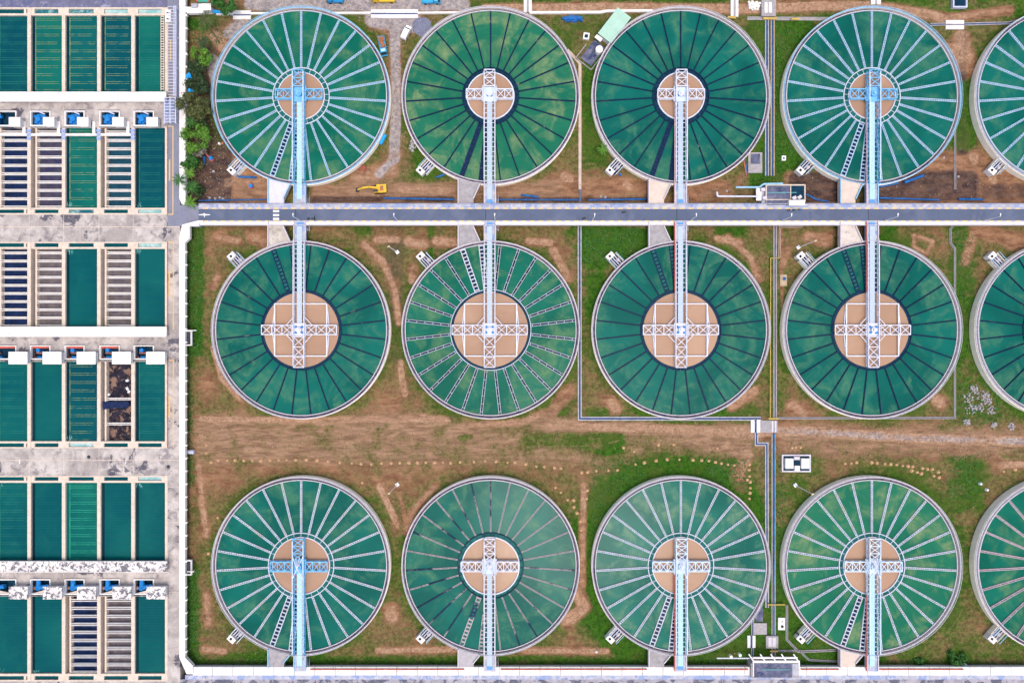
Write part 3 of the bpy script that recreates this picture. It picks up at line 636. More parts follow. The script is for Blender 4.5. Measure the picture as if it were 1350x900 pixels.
# bottom walkway: white slabs on the edge of the bottom deck, red pipe on top
t = thing('slab_walkway', 'white slab walkway running along the whole bottom edge', 'walkway', W(700, 885))
b = MB(); xs = [254] + list(range(280, 1500, 27))
for i, (a, c) in enumerate(zip(xs, xs[1:])): b.pbox(a + .3, c - .3, 878.8, 889.6, 3.6, ZD + .1 + .02 * (i % 3))
b.build('slab', CLEANW, t)
MB().pbox(244, 1520, 889.6, 895, 3.4, ZD + .05).build('kerb', FOOT, t)
MB().pbox(250, 1500, 879.5, 888, 0, 3.6).build('base', GREYC, t)
b = MB()
for a, c in ((409, 612), (660, 853), (906, 986), (1056, 1106), (1158, 1270)): b.tube(W(a, 881.7, 4.9), W(c, 881.7, 4.9), .2)
tag(b.build('red_pipe', RED), 'red pipe running along the slab walkway at the bottom edge', 'pipe')

# ------------------------------------------------------------------ round settling tanks
RO, ZR, ZW = 28.75, 4.5, 4.0
CX = [396.8, 646.8, 897.8, 1149.8, 1403]
ROWS = [dict(y=126.5, n=27, off=0, d=-1, rs=30.8, rb=37, name='top'), dict(y=434.8, n=28, off=.5, d=1, rs=49.5, rb=52.8, name='middle'), dict(y=745.6, n=27, off=0, d=-1, rs=37.6, rb=43, name='bottom')]
CNAME = ['leftmost', 'second', 'third', 'fourth', 'right edge']
STY = [['B', 'D', 'D', 'B', 'B'], ['D', 'W2', 'D', 'D', 'D'], ['W', 'X', 'W', 'W', 'G']]
WAT = [[WT_A, WT_B, WT_C, WT_C, WT_C], [WT_C, WT_A, WT_C, WT_C, WT_C], [WT_C, WT_C, WT_D, WT_B, WT_A]]
SMAT = {'B': LBLUE, 'D': LDARK, 'W': LWHITE, 'W2': LWHITE, 'X': LMIX, 'G': LGREY}
SDESC = {'B': 'pale blue radial troughs', 'D': 'dark navy radial troughs', 'W': 'white radial troughs', 'W2': 'white double-lined radial troughs', 'X': 'partly rusty dark radial troughs', 'G': 'greyish radial troughs'}
cache = {}
def launder_mesh(sty, r0, r1, wide):
    key = (sty, round(r0, 1), round(r1, 1), wide); row0 = r0 < 11 and abs(r0 - 9.2) < .3
    if key in cache: return cache[key]
    b = MB(); w = .25 if not wide else .74
    if sty in ('D', 'X'): w = .15 if not wide else .66
    if sty == 'W2' and not wide: w = .36
    if sty == 'G' and not wide: w = .26
    tk = {'W2': .12, 'D': .12, 'X': .14, 'G': .24}.get(sty, .15) if not wide else .28
    z1 = ZW + (.22 if sty in ('D', 'X') else .38)
    for s in (-1, 1): b.box(r0, r1, s * w - tk / 2, s * w + tk / 2, ZW - .3, z1)
    step = 1.25 if wide else {'W': .75, 'B': .75, 'W2': 2.6}.get(sty, 2.5)
    rw = (.28 if sty in ('D', 'X') else .16) if wide else (.06 if sty == 'W2' else .11)
    x = r0 + .5
    while x < r1:
        b.box(x - rw, x + rw, -w + tk / 2, w - tk / 2, ZW - .2, z1 - .03); x += step
    wm = b.mesh('launder', SMAT[sty] if not (wide and sty == 'D') else MATS['launder_dark'])
    f = MB().box(r0, r1, -w + tk / 2, w - tk / 2, ZW - .3, ZW + (.06 if not (wide and sty in ('D', 'X')) else .02)).mesh('trough_water', {'B': LINB, 'W': LIN, 'G': LGREY}.get(sty, LTROUGH) if not wide else (TEALB if sty in ('D', 'X') and not row0 else LTROUGH))
    cache[key] = (wm, f); return cache[key]
for r, row in enumerate(ROWS):
    for c in range(5):
        sty = STY[r][c]
        loc = W(CX[c], row['y'], ZR); loc = (loc[0], loc[1], 0)
        d = row['d']; f = PX * (H - ZR) / H
        rs, rb = row['rs'] * f, row['rb'] * f
        t = thing('settling_tank', f"round green water settling tank with {SDESC[sty]}, {CNAME[c]} of the {row['name']} row", 'settling tank', loc, 0, 'round settling tanks')
        white = sty in ('B', 'W')
        b = MB(); b.ring(RO - .3, RO, -.3, ZR, 160); b.ring(RO - .3, RO + .12, ZR - .45, ZR - .3, 160); b.build('tank_wall', TANKW, t, True)
        MB().ring(RO - .31, RO + .03, ZR + .004, ZR + .1, 160).build('rim', RIMB if sty == 'B' and c < 4 else RIMW, t, True)
        MB().ring(RO - 1.02, RO - .3, 3.0, 3.6, 160).build('channel_floor', CHAN, t, True)
        MB().ring(RO - 1.24, RO - 1.02, 3.0, ZR, 160).build('inner_wall', RIMW, t, True)
        q = MB()
        for s in range(40):
            a = 2 * math.pi * (s + .3) / 40; q.tube((RO * math.cos(a) - .12 * math.cos(a), RO * math.sin(a) - .12 * math.sin(a), ZR), ((RO - .12) * math.cos(a), (RO - .12) * math.sin(a), ZR + 1.05), .035, n=5)
        q.ring(RO - .17, RO - .08, ZR + 1.0, ZR + 1.09, 96); q.ring(RO - .16, RO - .09, ZR + .5, ZR + .57, 96)
        q.build('railing', RIMB if sty == 'B' else RIMW, t, True)
        r1 = RO - 1.22
        MB().disc(r1 + .05, ZW, 128).build('water', WAT[r][c], t, True)
        if r == 1:
            MB().ring(rs, rb, ZW - .5, ZW + .04, 128).build('center_band', NAVY, t, True)
            b = MB(); b.ring(rb - .02, rb + .2, ZW - .5, ZW + .3, 128)
            b.build('center_ring', LWHITE if sty == 'W2' else LDARK, t, True)
        else:
            MB().ring(rs, rb, ZW - .5, ZW + .04, 128).build('center_band', NAVY if not white and sty != 'X' else TEALB, t, True)
            b = MB(); b.ring(rb - .06, rb + .16, ZW - .5, ZW + .5, 128); b.ring(rs - .12, rs + .14, ZW - .5, ZW + .55, 128)
            nsp = 27
            for s in range(nsp):
                a = 2 * math.pi * (s + .5 if r == 0 else s) / nsp + math.pi / 2
                b.bar((rs * math.cos(a), rs * math.sin(a), ZW + .4), (rb * math.cos(a), rb * math.sin(a), ZW + .4), .12)
            b.build('center_ring', (BRW if white else LDARK) if r == 0 else (BRW if white or sty == 'G' else LDARK), t, True)
            if not white: MB().ring(rs - .17, rs + .2, ZW, ZW + .58, 128).build('well_rim', BRW, t, True)
        MB().disc(rs - .02, ZW + .12, 96, z0=ZW - .3).build('raw_water', SAND, t, True)
        if r == 1:
            b = MB(); h = 34.3 * f
            for s in (-1, 1):
                b.bar((s * h, -h, 4.6), (s * h, h, 4.6), .42, .4); b.bar((-h, s * h, 4.62), (h, s * h, 4.62), .38, .4)
                b.bar((s * h, -h, 4.2), (s * (h + .8), 0, 4.5), .25); b.bar((s * h, h, 4.2), (s * (h + .8), 0, 4.5), .25)
            b.build('well_frame', BRW, t, True)
        base = math.pi / 2 * (1 if d == -1 else -1)          # opposite the bridge
        for i in range(row['n']):
            a = base + (i + row['off']) * 2 * math.pi / row['n'] if r != 1 else base + (i + .5) * 2 * math.pi / 28
            da = (a - (math.pi / 2 * d)) % (2 * math.pi)
            if da > math.pi: da -= 2 * math.pi
            wide = 0 < -d * -da * -1 < R(21) if False else (R(3) < (da * (1 if d == 1 else -1)) < R(21))
            wm, fm = launder_mesh(sty, rb + .15, r1 - .02, wide)
            o = put('launder', wm, t, None, (0, 0, 0), a); put('trough_water', fm, o)

# ------------------------------------------------------------------ bridges, ramps, valve chambers
BST = [['B', 'W', 'W', 'B'], ['W', 'W', 'W', 'W'], ['B', 'W', 'P', 'P']]
BM = {'B': (BRB, DECKB), 'W': (BRW, DECKW), 'P': (BRP, DECKB)}
REDP = {(0, 3), (1, 2), (1, 3), (2, 2), (2, 3), (0, 2)}
def bridge(r, c):
    row = ROWS[r]; d = row['d']; f = PX * (H - 4.5) / H; rs = row['rs'] * f
    m, dm = BM[BST[r][c]]
    loc = W(CX[c] - 1.2, row['y'] - (.8 if r != 1 else 0), ZR); bx, by = loc[0], loc[1]
    end = W(0, (269.2, 291.5, 884)[r], 5)[1] - by; L = abs(end)
    colr = {'B': 'light blue', 'W': 'white', 'P': 'pale blue-white'}[BST[r][c]]
    t = thing('walkway_bridge', f"{colr} truss bridge from the {'road' if r < 2 else 'bottom walkway'} to the {CNAME[c]} tank of the {row['name']} row", 'bridge', (bx, by + end, 0), 0, 'truss bridges to the tank centres')
    P = lambda x, y, z: (bx + x, by + d * y, z)
    zb, zt = 5.05, (6.9 if r != 1 else 6.1); hw = 1.72
    tip = -rs + .1; rim = RO + .3
    MB().box(bx - .82, bx + .82, by + d * 1.6, by + d * (L - 1.6), 5.0, 5.14).build('deck', dm, t)
    for s in (-1, 1):
        b = MB(); b.bar(P(s * hw, tip if r != 1 else tip, zb), P(s * hw, rim, zb), .28); MB().bar(P(s * hw, tip + .6, zt + .02), P(s * hw, rim - 1.5, zt + .02), .26).build('top_chord', BRW if BST[r][c] == 'W' else BRP, t)
        n = int((rim - tip) / 1.65); st = (rim - tip) / n
        for i in range(n + 1):
            y = tip + i * st; ya = min(max(y, tip + .6), rim - 1.5)
            b.bar(P(s * hw, y, zb), P(s * hw, ya, zt), .16)
            if i < n: b.bar(P(s * hw, y, zb if i % 2 else zt), P(s * hw, y + st, zt if i % 2 else zb), .16)
        b.build('truss', m, t)
    b = MB(); y = rs if r == 1 else 2.8
    k = 0
    while y < rim - .5:
        b.bar(P(-hw, y, 4.9), P(hw, y, 4.9), .2, .2); y += 1.55; k += 1
    b.build('floor_frame', m, t)
    # lattice on the arm beyond the centre and the cross arms
    def arm(name, ax, ay, l0, l1, w, z0, z1, bays):
        q = MB(); nx, ny = -ay, ax
        pt = lambda l, s, z: P(ax * l + nx * s, ay * l + ny * s, z)
        for s in (-w, w):
            if name != 'tip_arm':
                q.bar(pt(l0, s, z1), pt(l1, s, z1), .30); q.bar(pt(l0, s, z0), pt(l1, s, z0), .25)
        st = (l1 - l0) / bays
        for i in range(bays + 1):
            l = l0 + i * st; q.bar(pt(l, -w, z1), pt(l, w, z1), .26)
            for s in (-w, w): q.bar(pt(l, s, z0), pt(l, s, z1), .14)
            if i < bays:
                q.bar(pt(l, -w, z1), pt(l + st, w, z1), .2); q.bar(pt(l, w, z1), pt(l + st, -w, z1), .2)
                for s in (-w, w): q.bar(pt(l, s, z0), pt(l + st, s, z1), .14)
        q.build(name, m if r != 1 else BRW, t)
    w2 = 1.5
    nb = {0: 2, 1: 3, 2: 3}[r]
    hz = (4.7, 5.9) if r != 1 else (4.75, 5.5)
    arm('rake_arm', 1, 0, 2.2, rs - .05, w2, *hz, nb); arm('rake_arm', -1, 0, 2.2, rs - .05, w2, *hz, nb)
    arm('tip_arm', 0, -1, 2.2, rs - .1, hw, zb, zt - .2, nb)
    pw = 2.35 if r != 1 else 2.2
    MB().box(bx - pw, bx + pw, by - pw, by + pw, 5.2, 5.45).build('drive_platform', {'B': BRB, 'W': BRP, 'P': BRP}[BST[r][c]] if r != 1 else BRW, t)
    q = MB(); q.disc(.9, 6.4, 16, bx, by, 5.45); q.disc(.45, 6.9, 12, bx, by, 6.4); q.build('gearbox', BRW if r == 1 else m, t)
    for sx, sy in (((-1, 1), (1, 1), (-1, -1), (1, -1)) if r == 1 else ((-.6, -.5), (.6, -.5))):
        MB().disc(.34, 6.2, 10, bx + sx * 1.0, by + sy * .9, 5.45).build('motor', BLUEM, t)
    q = MB()
    for s in (-1, 1):
        q.bar(P(s * pw, -pw, 6.4), P(s * pw, pw, 6.4), .1); q.bar(P(-pw, s * pw, 6.4), P(-hw, s * pw, 6.4), .1); q.bar(P(hw, s * pw, 6.4), P(pw, s * pw, 6.4), .1)
        for y in (-pw, 0, pw): q.bar(P(s * pw, y, 5.45), P(s * pw, y, 6.4), .08)
    q.build('platform_rail', m, t)
    q = MB()
    if r == 2:
        for s in (-1, 1): q.bar(P(s * hw, -3.6, zt), P(0, 0, zt + .9), .2); q.bar(P(s * hw, 3.6, zt), P(0, 0, zt + .9), .2); q.bar(P(s * .6, -3.4, zt), P(0, 0, zt + .9), .16)
        q.build('bracing', BRW, t)
    elif r == 1:
        for sx in (-1, 1):
            for sy in (-1, 1): q.bar(P(sx * 4.2, sy * 1.5, 5.3), P(sx * hw, sy * 4.2, 5.3), .22); q.bar(P(sx * 4.4, sy * 1.5, 5.5), P(sx * 2.2, sy * .3, 5.5), .14)
        q.build('bracing', BRW, t)
    # landing from the tank rim to the road
    q = MB(); q.box(bx - 1.9, bx + 2.05, by + d * (RO + .1), by + d * (L + .2), 3.9, 4.86); q.build('landing', FOOT, t)
    q = MB()
    for s in (-1.75, 1.9): q.box(bx + s - .14, bx + s + .14, by + d * (RO + .1), by + d * (L - .2), 4.86, 5.35)
    q.build('landing_kerb', RIMB if BST[r][c] == 'B' else RIMW, t)
    MB().box(bx - .95, bx + .95, by + d * (L - 1.5), by + d * (L - .4), 4.87, 5.0).build('step', TILE if (r, c) not in ((0, 0), (2, 0), (2, 3)) else FOOT, t)
    if (r, c) in REDP:
        q = MB(); q.tube(P(-1.95, rs if (r, c) != (2, 2) else 2.6, 5.5), P(-1.95, L - .3, 5.5), .16, n=6)
        q.build('side_pipe', RED if r > 0 else M('pink_pipe', (.62, .42, .42)) if 'pink_pipe' not in MATS else MATS['pink_pipe'], t)
RAMPM = [[M('pale_ramp', (.58, .57, .62), .8, .06, .5, [(.5, .6, .7, (.45, .42, .4), .5)]), GREYC, M('beige_ramp', (.60, .50, .43), .8, .08, .5), MATS['beige_ramp']], [M('stained_ramp', (.42, .38, .33), .8, .2, .5, [(.35, .5, .62, (.6, .56, .5), .7), (.6, .56, .66, (.2, .17, .14), .6)]), GREYC, GREYC, M('mottled_ramp', (.58, .51, .45), .8, .1, .6, [(.45, .55, .64, (.30, .28, .3), .8)])], [GREYC, M('smooth_grey_ramp', (.40, .38, .40), .8, .1), GREYC, MATS['beige_ramp']]]
RADJ = [['clean white', 'stained grey', 'beige', 'cream'], ['brown stained', 'dark grey streaked', 'plain grey', 'mottled'], ['spotted grey', 'smooth grey', 'rough grey', 'light beige']]
def ramp_platform(r, c):
    row = ROWS[r]; d = row['d']; f = PX * (H - ZR) / H
    loc = W(CX[c] - 1.2, row['y'], ZR); bx, by = loc[0], loc[1]
    end = abs(W(0, (268.4, 292.4, 878.6)[r], ZR)[1] - by)
    t = thing('ramp_platform', f"{RADJ[r][c]} wedge platform left of the {CNAME[c]} bridge of the {row['name']} row", 'platform', (bx - 7, by + d * end, 0), 0, 'wedge platforms between tanks and walkways')
    xl, x1, x2 = -10.3, -2.9, -5.2
    arc = [(x, math.sqrt((RO - .25) ** 2 - (x + .3) ** 2)) for x in np.linspace(xl, x1, 8)]
    poly = arc + [(x2, end - 1.4), (x2, end), (xl, end)]
    P = [(bx + x, by + d * y) for x, y in poly]
    MB().prism(P, 3.3, ZR + .16).build('slab', RAMPM[r][c], t)
    b = MB(); z = ZR + .45; rm = RIMB if BST[r][c] == 'B' else RIMW
    b.bar((bx + xl + .15, by + d * arc[0][1], z), (bx + xl + .15, by + d * end, z), .3, .6)
    b.build('side_wall', rm, t); b = MB()
    b.bar((bx + x1 - .1, by + d * arc[-1][1], z), (bx + x2 - .1, by + d * (end - 1.4), z), .28, .6)
    b.build('side_wall', rm, t)
    b = MB(); b.prism([(bx + x * .9 - .9, by + d * y) for x, y in ((-9.5, RO - .5), (-4.2, RO + .2), (-5.3, end - 1.6), (-9.5, end - .5))], -.2, 3.3); b.build('base', GREYC, t)
def chamber_proto():
    t = thing('valve_chamber', '', 'valve chamber', (0, 0, 0), 0, 'valve chambers at the tank walls')
    MB().box(-.2, 4.0, -1.7, 1.7, -.2, 1.6).build('base', GREYC, t, True)
    b = MB()
    for y in (-1.7, 1.55): b.box(-.2, 4.0, y, y + .15, 1.6, 3.6)
    b.build('wall', TANKW, t, True)
    MB().box(-.2, 3.9, -1.5, 1.5, 1.7, 2.3).build('pit_floor', NAVY, t, True)
    MB().box(3.5, 5.3, -1.7, .9, 1.6, 3.9).build('cover', WHITE, t, True)
    MB().box(4.0, 4.75, -1.0, -.25, 3.9, 3.93).build('hatch', BLACK, t, True)
    for y, m in ((-.9, RIMW), (-.1, LILAC), (.75, RIMW)): MB().tube((-.3, y, 3.3), (3.4, y, 3.1), .2).build('pipe', m, t, True)
    b = MB()
    for y in (-1.75, 1.75):
        b.bar((-.2, y, 4.5), (4.0, y, 4.5), .14); [b.bar((x, y, 3.5), (x, y, 4.5), .1) for x in (0, 2, 4)]
    b.build('railing', RIMW, t, True)
    MB().box(1.2, 2.2, .2, 1.2, 2.3, 3.3).build('motor', GREYM, t, True)
    return t
chp = chamber_proto(); first = True
for r, row in enumerate(ROWS):
    for c in range(5):
        f = PX * (H - ZR) / H; d = row['d']
        tx, ty, _ = W(CX[c], row['y'], ZR)
        ang = math.atan2(d * .735, -.68) ; ang = math.atan2(-.735 if d == -1 else .735, -.68)
        loc = (tx + (RO - .1) * math.cos(ang), ty + (RO - .1) * math.sin(ang), 0)
        lab = f"small railed valve chamber at the left wall of the {CNAME[c]} tank, {row['name']} row"
        if first: chp.location = loc; chp.rotation_euler.z = ang; chp['label'] = lab; first = False; o = chp
        else: o = copy_tree(chp, loc, ang, lab)
        if d == 1: o.scale = (1, -1, 1)
        if STY[r][c] == 'B' or (r, c) in ((0, 0), (0, 3)):
            for ch in o.children:
                if ch.name.startswith('railing'):
                    ch.data = ch.data.copy(); ch.data.materials[0] = RIMB
        if c < 4: bridge(r, c); ramp_platform(r, c)

# ------------------------------------------------------------------ drains, pipes, culverts on the ground
BEFORE = set(o.name for o in COL.objects)
def drain(label, pts, w, edge, inner, h=.3, cat='drain'):
    P = [Vector(W(x, y)) for x, y in pts]
    t = thing('drain', label, cat, tuple(P[0]))
    a = MB(); b = MB(); wm = w * PX
    L, Rr = [], []
    for i, p in enumerate(P):
        d0 = (P[i] - P[i-1]).normalized() if i else (P[1] - P[0]).normalized()
        d1 = (P[i+1] - P[i]).normalized() if i < len(P) - 1 else d0
        n0, n1 = Vector((-d0.y, d0.x, 0)), Vector((-d1.y, d1.x, 0)); n = (n0 + n1).normalized(); k = 1 / max(.4, n.dot(n0))
        L.append((n, k, p))
    def off(i, o): n, k, p = L[i]; q = p + n * o * k; return (q.x, q.y)
    for i in range(len(P) - 1):
        e = min(.32, wm * .28)
        for s in (-1, 1): a.prism([off(i, s * wm/2), off(i+1, s * wm/2), off(i+1, s * (wm/2 - e)), off(i, s * (wm/2 - e))], -.2, h)
        b.prism([off(i, -wm/2 + e), off(i+1, -wm/2 + e), off(i+1, wm/2 - e), off(i, wm/2 - e)], -.2, h * .35)
    a.build('drain_wall', edge, t); b.build('drain_bed', inner, t)
DRE = M('pale_drain_edge', (.42, .40, .42), .8, .15, .5, [(.8, .5, .65, (.25, .23, .24), .7)])
DB = M('blue_drain_bed', (.03, .075, .20), .5, .25, .5); DG = M('grey_drain_bed', (.12, .13, .18), .8, .25, .5); DT = M('tan_drain_edge', (.42, .32, .22), .85, .15, .6)
drain('long blue floored drain with a corner left of the third middle row tank', [(764, 298), (764.2, 551.5), (1003, 551.5)], 5, DRE, DB)
drain('stepped blue floored drain below the dirt track crossing', [(997, 552), (997, 585), (1010.5, 585), (1011, 800)], 4.5, DRE, DB)
drain('grey drain with a corner right of the fourth middle row tank', [(1256, 298), (1252.5, 302), (1252.5, 320), (1258.3, 328), (1258.3, 550.5), (1024, 551)], 2.6, GREYC, DG)
drain('thin grey drain right of the fourth top row tank', [(1258.5, 165), (1258.8, 250)], 2.2, GREYC, DG)
drain('blue grey pipe trench along the green strip between third and fourth top row tanks', [(1010.8, 26), (1010.8, 232)], 5, GREYM, DB)
drain('tan edged service trench along the green strip between third and fourth top row tanks', [(1018.2, 26), (1018.2, 232)], 5.2, DT, DB)
drain('dark service trench between the third and fourth middle row tanks', [(1021.5, 298), (1021.5, 552)], 4.6, GREYC, DG)
drain('grey service trench between the third and fourth bottom row tanks', [(1019.5, 572), (1019.5, 905 - 22)], 5.5, GREYC, DG)
drain('short tan edged duct elbow below the raised road', [(1058, 299), (1028, 299), (1027, 340)], 2.6, DT, DG)
drain('grey kerbed drain running right of the third top row tank at the top', [(985, 24.8), (1092, 25.6)], 4.4, GREYC, GREYC)
drain('grey kerbed drain between the fourth and right edge top row tanks', [(1226, 33), (1248, 32.5), (1271, 32.5), (1330, 31), (1345, 27)], 3.6, GREYC, DB)
drain('grey drain along the bottom walkway at the fourth bottom row tank', [(1037, 797), (1037, 842), (1052, 858), (1104, 856)], 3, GREYC, DG)
drain('thin grey drain crossing the grass near the bottom walkway', [(1020, 857), (1054, 857), (1066, 869), (1104, 871)], 2.4, GREYC, DG)
drain('narrow grey drain beside the pump roof at the bottom', [(992, 815), (991.5, 866)], 3.4, GREYC, DB)
def strip(name, label, cat, pts, w, h, m):
    b = MB(); P = [W(x, y)[:2] for x, y in pts]
    for i, (p, q) in enumerate(zip(P, P[1:])): b.bar((p[0], p[1], h / 2), (q[0], q[1], h / 2), w * PX, h)
    return tag(b.build(name, m), label, cat)
strip('kerb_wall', 'white kerb wall along the top left of the yard', 'kerb', [(286, 19.6), (308, 19.4)], 2.6, .7, WHITE)
strip('kerb_wall', 'white kerb wall above the leftmost top row tank', 'kerb', [(330, 19), (489, 18.3)], 2.6, .7, WHITE)
strip('kerb_wall', 'white kerb wall above the second top row tank', 'kerb', [(551, 18.3), (640, 17.6)], 2.6, .7, WHITE)
strip('kerb_wall', 'white kerb wall along the dirt track at the top middle', 'kerb', [(698, 18), (792, 17.4), (800, 15.8), (860, 15.4)], 3.2, .7, WHITE)
strip('garden_path', 'pale concrete path with a bend between second and third top row tanks', 'path', [(748, 66), (764.6, 84), (764.6, 250)], 3.8, .12, M('pale_path', (.50, .40, .34), .85, .12, .5))
strip('duct', 'dark duct with pale edges at the foot of the pale path', 'duct', [(764.8, 250), (764.8, 268)], 3, .5, DG)
for label, a, b_, c, d in (('pale culvert slab pair near the top left trees', 307, 330.5, 14, 25.5), ('long pale culvert slab pair above the lorry', 489, 551, 12.6, 23.8), ('pale culvert slab pair on the right drain at the top', 1247, 1271, 26.8, 38.6)):
    t = thing('culvert', label, 'culvert', W((a + b_) / 2, (c + d) / 2)); m_ = (c + d) / 2
    for y0, y1 in ((c, m_ - 1), (m_ + 1, d)): MB().pbox(a, b_, y0, y1, 0, .5).build('slab', CLEANW, t)
    MB().pbox(a + 1, b_ - 1, m_ - 1, m_ + 1, 0, .2).build('slot', DB, t)
for label, a, b_, c, d in (('white upright culvert above the second top row tank', 690.5, 701, -20, 16), ('pale upright culvert above the third top row tank', 963.5, 973.5, -20, 22), ('pale culvert above the fourth top row tank', 1148.5, 1161.5, -20, 6), ('white edged culvert under the dirt track at the stepped drain', 990, 1002.5, 553, 570), ('pale culvert over the narrow drain at the bottom', 985.5, 996, 837.5, 853.5)):
    t = thing('culvert', label, 'culvert', W((a + b_) / 2, (c + d) / 2)); m_ = (a + b_) / 2
    for x0, x1 in ((a, m_ - 1.4), (m_ + 1.4, b_)): MB().pbox(x0, x1, c, d, 0, .5).build('slab', CLEANW, t)
    MB().pbox(m_ - 1.4, m_ + 1.4, c, d, 0, .42).build('slot', GREYC if d < 100 else DB, t)
t = thing('pipe_crossing', 'concrete pipe crossing slab on the dirt track', 'slab', W(1016, 562))
MB().pbox(1003, 1025, 554, 570, 0, .3).build('slab', GREYC, t); [MB().pbox(x, x + 2, 554.5, 569.5, .3, .42).build('cover', RIMW, t) for x in (1017.5, 1021.5)]
def pipe(label, pts, m, r=.3, z=.35, name='pipe', group=None):
    b = MB()
    for p, q in zip(pts, pts[1:]): b.tube(W(*p, z), W(*q, z), r, n=7)
    return tag(b.build(name, m), label, 'pipe', group)
pipe('straight blue pipe between third and fourth bottom row tanks', [(1021.3, 571), (1021.3, 700), (1020, 800), (1020, 838)], M('faded_blue_pipe', (.05, .20, .40), .6, .3, .4, [(.3, .5, .6, (.12, .15, .2), .8)]), .22, .5)
pipe('yellow pipe with an elbow between third and fourth middle row tanks', [(1027.5, 340), (1016, 340), (1015.3, 552)], YEL, .15, .6)
pipe('yellow crossbar pipe on the drain below the third middle row tank', [(1013, 551.5), (1026, 551.5)], YEL, .3, .7)
pipe('blue pipe along the trench left of the raised road junction', [(262, 264.5), (355, 263)], PIPEB, .22)
pipe('long blue pipe in the trench below the second top row tank', [(507, 261.3), (600, 263)], PIPEB, .3)
pipe('blue pipe in the trench below the gap of second and third top row tanks', [(655, 263.3), (765, 263.6)], PIPEB, .25)
pipe('short blue pipe lying on the brown soil beside the second top row tank', [(687, 257), (710, 259.5)], PIPEB, .35)
pipe('blue pipe in the trench below the third top row tank', [(776, 263.8), (852, 262.5)], PIPEB, .28)
pipe('long dark blue pipe in the trench below the fourth top row tank', [(1160, 261), (1238, 263.6)], PIPEB, .3)
pipe('blue pipe in the trench below the right edge top row tank', [(1264, 262.5), (1296, 263)], PIPEB, .35)
pipe('curved blue pipe right of the dark roofed pump house', [(1063, 256), (1076, 263), (1092, 266)], PIPEB, .28)
pipe('pair of short blue pipes stacked at the foot of the fourth top row tank', [(1192, 240.5), (1217, 231.5)], PIPEB, .5)
pipe('blue pipe leaning along the foot of the fourth top row tank', [(1160, 246), (1184, 241.5)], PIPEB, .35)
pipe('pale blue overhead pipe left of the dark roofed pump house', [(970, 247), (1001, 246.8), (1007, 242.5), (1032, 242)], RIMB, .3, 4.2)
pipe('white pipe with an end bend left of the pump house', [(945, 253), (946, 258.8), (1000, 259)], BRW, .28, 3)
pipe('orange and blue hose pair at the third top row tank wall', [(980, 209), (984, 231)], M('orange_hose', (.5, .16, .08)), .18)
pipe('thin blue hose at the third top row tank wall', [(982, 209), (985, 231)], PIPEB, .2)
pipe('blue pipe bundle below the leftmost top row tank', [(314, 233), (338, 234)], PIPEB, .35)
pipe('yellow barrier bar across the trench near the bottom', [(1012, 796.5), (1035, 796.5)], YEL, .22, 1)
pipe('white pipe with round valves left of the bottom pump roof', [(945, 867), (988, 867)], BRW, .22, 3)
for (x, y) in ((964, 865.5), (976, 863.5)): tag(MB().disc(.5, 3.8, 12, *W(x, y, 3.8)[:2], z0=2.6).build('round_valve', CLEANW), f"white round valve on the pipe left of the bottom pump roof, {'left' if x < 970 else 'right'} one", 'valve')
pipe('yellow gate bar on the top drain by the manhole box', [(1006, 24.6), (1024, 24.6)], YEL, .4, .8)
pipe('yellow gate bar at the edge of the third top row tank', [(959, 23), (970, 23.5)], YEL, .4, .8)
pipe('short yellow gate bar on the top drain left of the fourth tank', [(1043, 25.3), (1053, 25.3)], YEL, .4, .8)
pipe('small yellow bar above the bottom pump roof', [(1015, 857.8), (1025, 857.8)], YEL, .3, .8)

# ------------------------------------------------------------------ small buildings and pads
def shed(label, cx, cy, lx, ly, ang, h, roofm, wallm, name='shed', cat='shed', slope=0):
    x, y, _ = W(cx, cy, h); t = thing(name, label, cat, (x, y, 0), R(ang))
    lx *= PX * (H - h) / H; ly *= PX * (H - h) / H
    MB().box(-lx/2 + .4, lx/2 - .4, -ly/2 + .4, ly/2 - .4, 0, h - .3).build('wall', wallm, t, True)
    b = MB(); b.add([(-lx/2, -ly/2, h - .3), (lx/2, -ly/2, h - .3 + slope), (lx/2, ly/2, h - .3 + slope), (-lx/2, ly/2, h - .3), (-lx/2, -ly/2, h), (lx/2, -ly/2, h + slope), (lx/2, ly/2, h + slope), (-lx/2, ly/2, h)], MB.BF)
    b.build('roof', roofm, t, True)
    return t, lx, ly
t, lx, ly = shed('pale green roofed shed tucked against the third top row tank', 810, 34, 42, 22, 52, 3.6, GREENR, WHITE, slope=.4)
r_ = MB()
for i in range(1, 14): x = -lx/2 + lx * i / 14; r_.bar((x, -ly/2, 3.62 + .4 * i / 14), (x, ly/2, 3.62 + .4 * i / 14), .07, .06)
r_.build('roof_rib', GREENR, t, True); MB().box(-lx/2 - 1.4, -lx/2 - .1, ly/2 - 2.2, ly/2 + .2, 2.4, 2.7).build('side_canopy', CLEANW, t, True)
x, y, _ = W(781, 71); t = thing('tank_pad', 'dark concrete pad with low kerb beside the green roofed shed', 'pad', (x, y, 0), R(52))
MB().box(-3.6, 4.0, -2.2, 2.2, 0, .3).build('slab', DKROOF, t, True); b = MB(); b.bar((-4.6, -3, .3), (-4.6, 3.4, .3), .25, .6); b.bar((-4.6, 3.4, .3), (1.0, 3.4, .3), .25, .6); b.bar((-4.6, -3, .3), (1, -3, .3), .25, .6); b.build('kerb', GREYC, t, True)
t = thing('water_tank', 'cream round lidded water tank on the dark pad', 'water tank', W(790, 65)); px_, py_, _ = W(790.2, 65, 2.4); MB().disc(1.15, 2.2, 24, px_, py_, .3).build('body', WHITE, t); b = MB(); b.ring(.0, 1.2, 2.2, 2.35, 24, px_, py_); b.build('lid', CLEANW, t); MB().disc(.3, 2.5, 12, px_, py_, 2.35).build('cap', CLEANW, t)
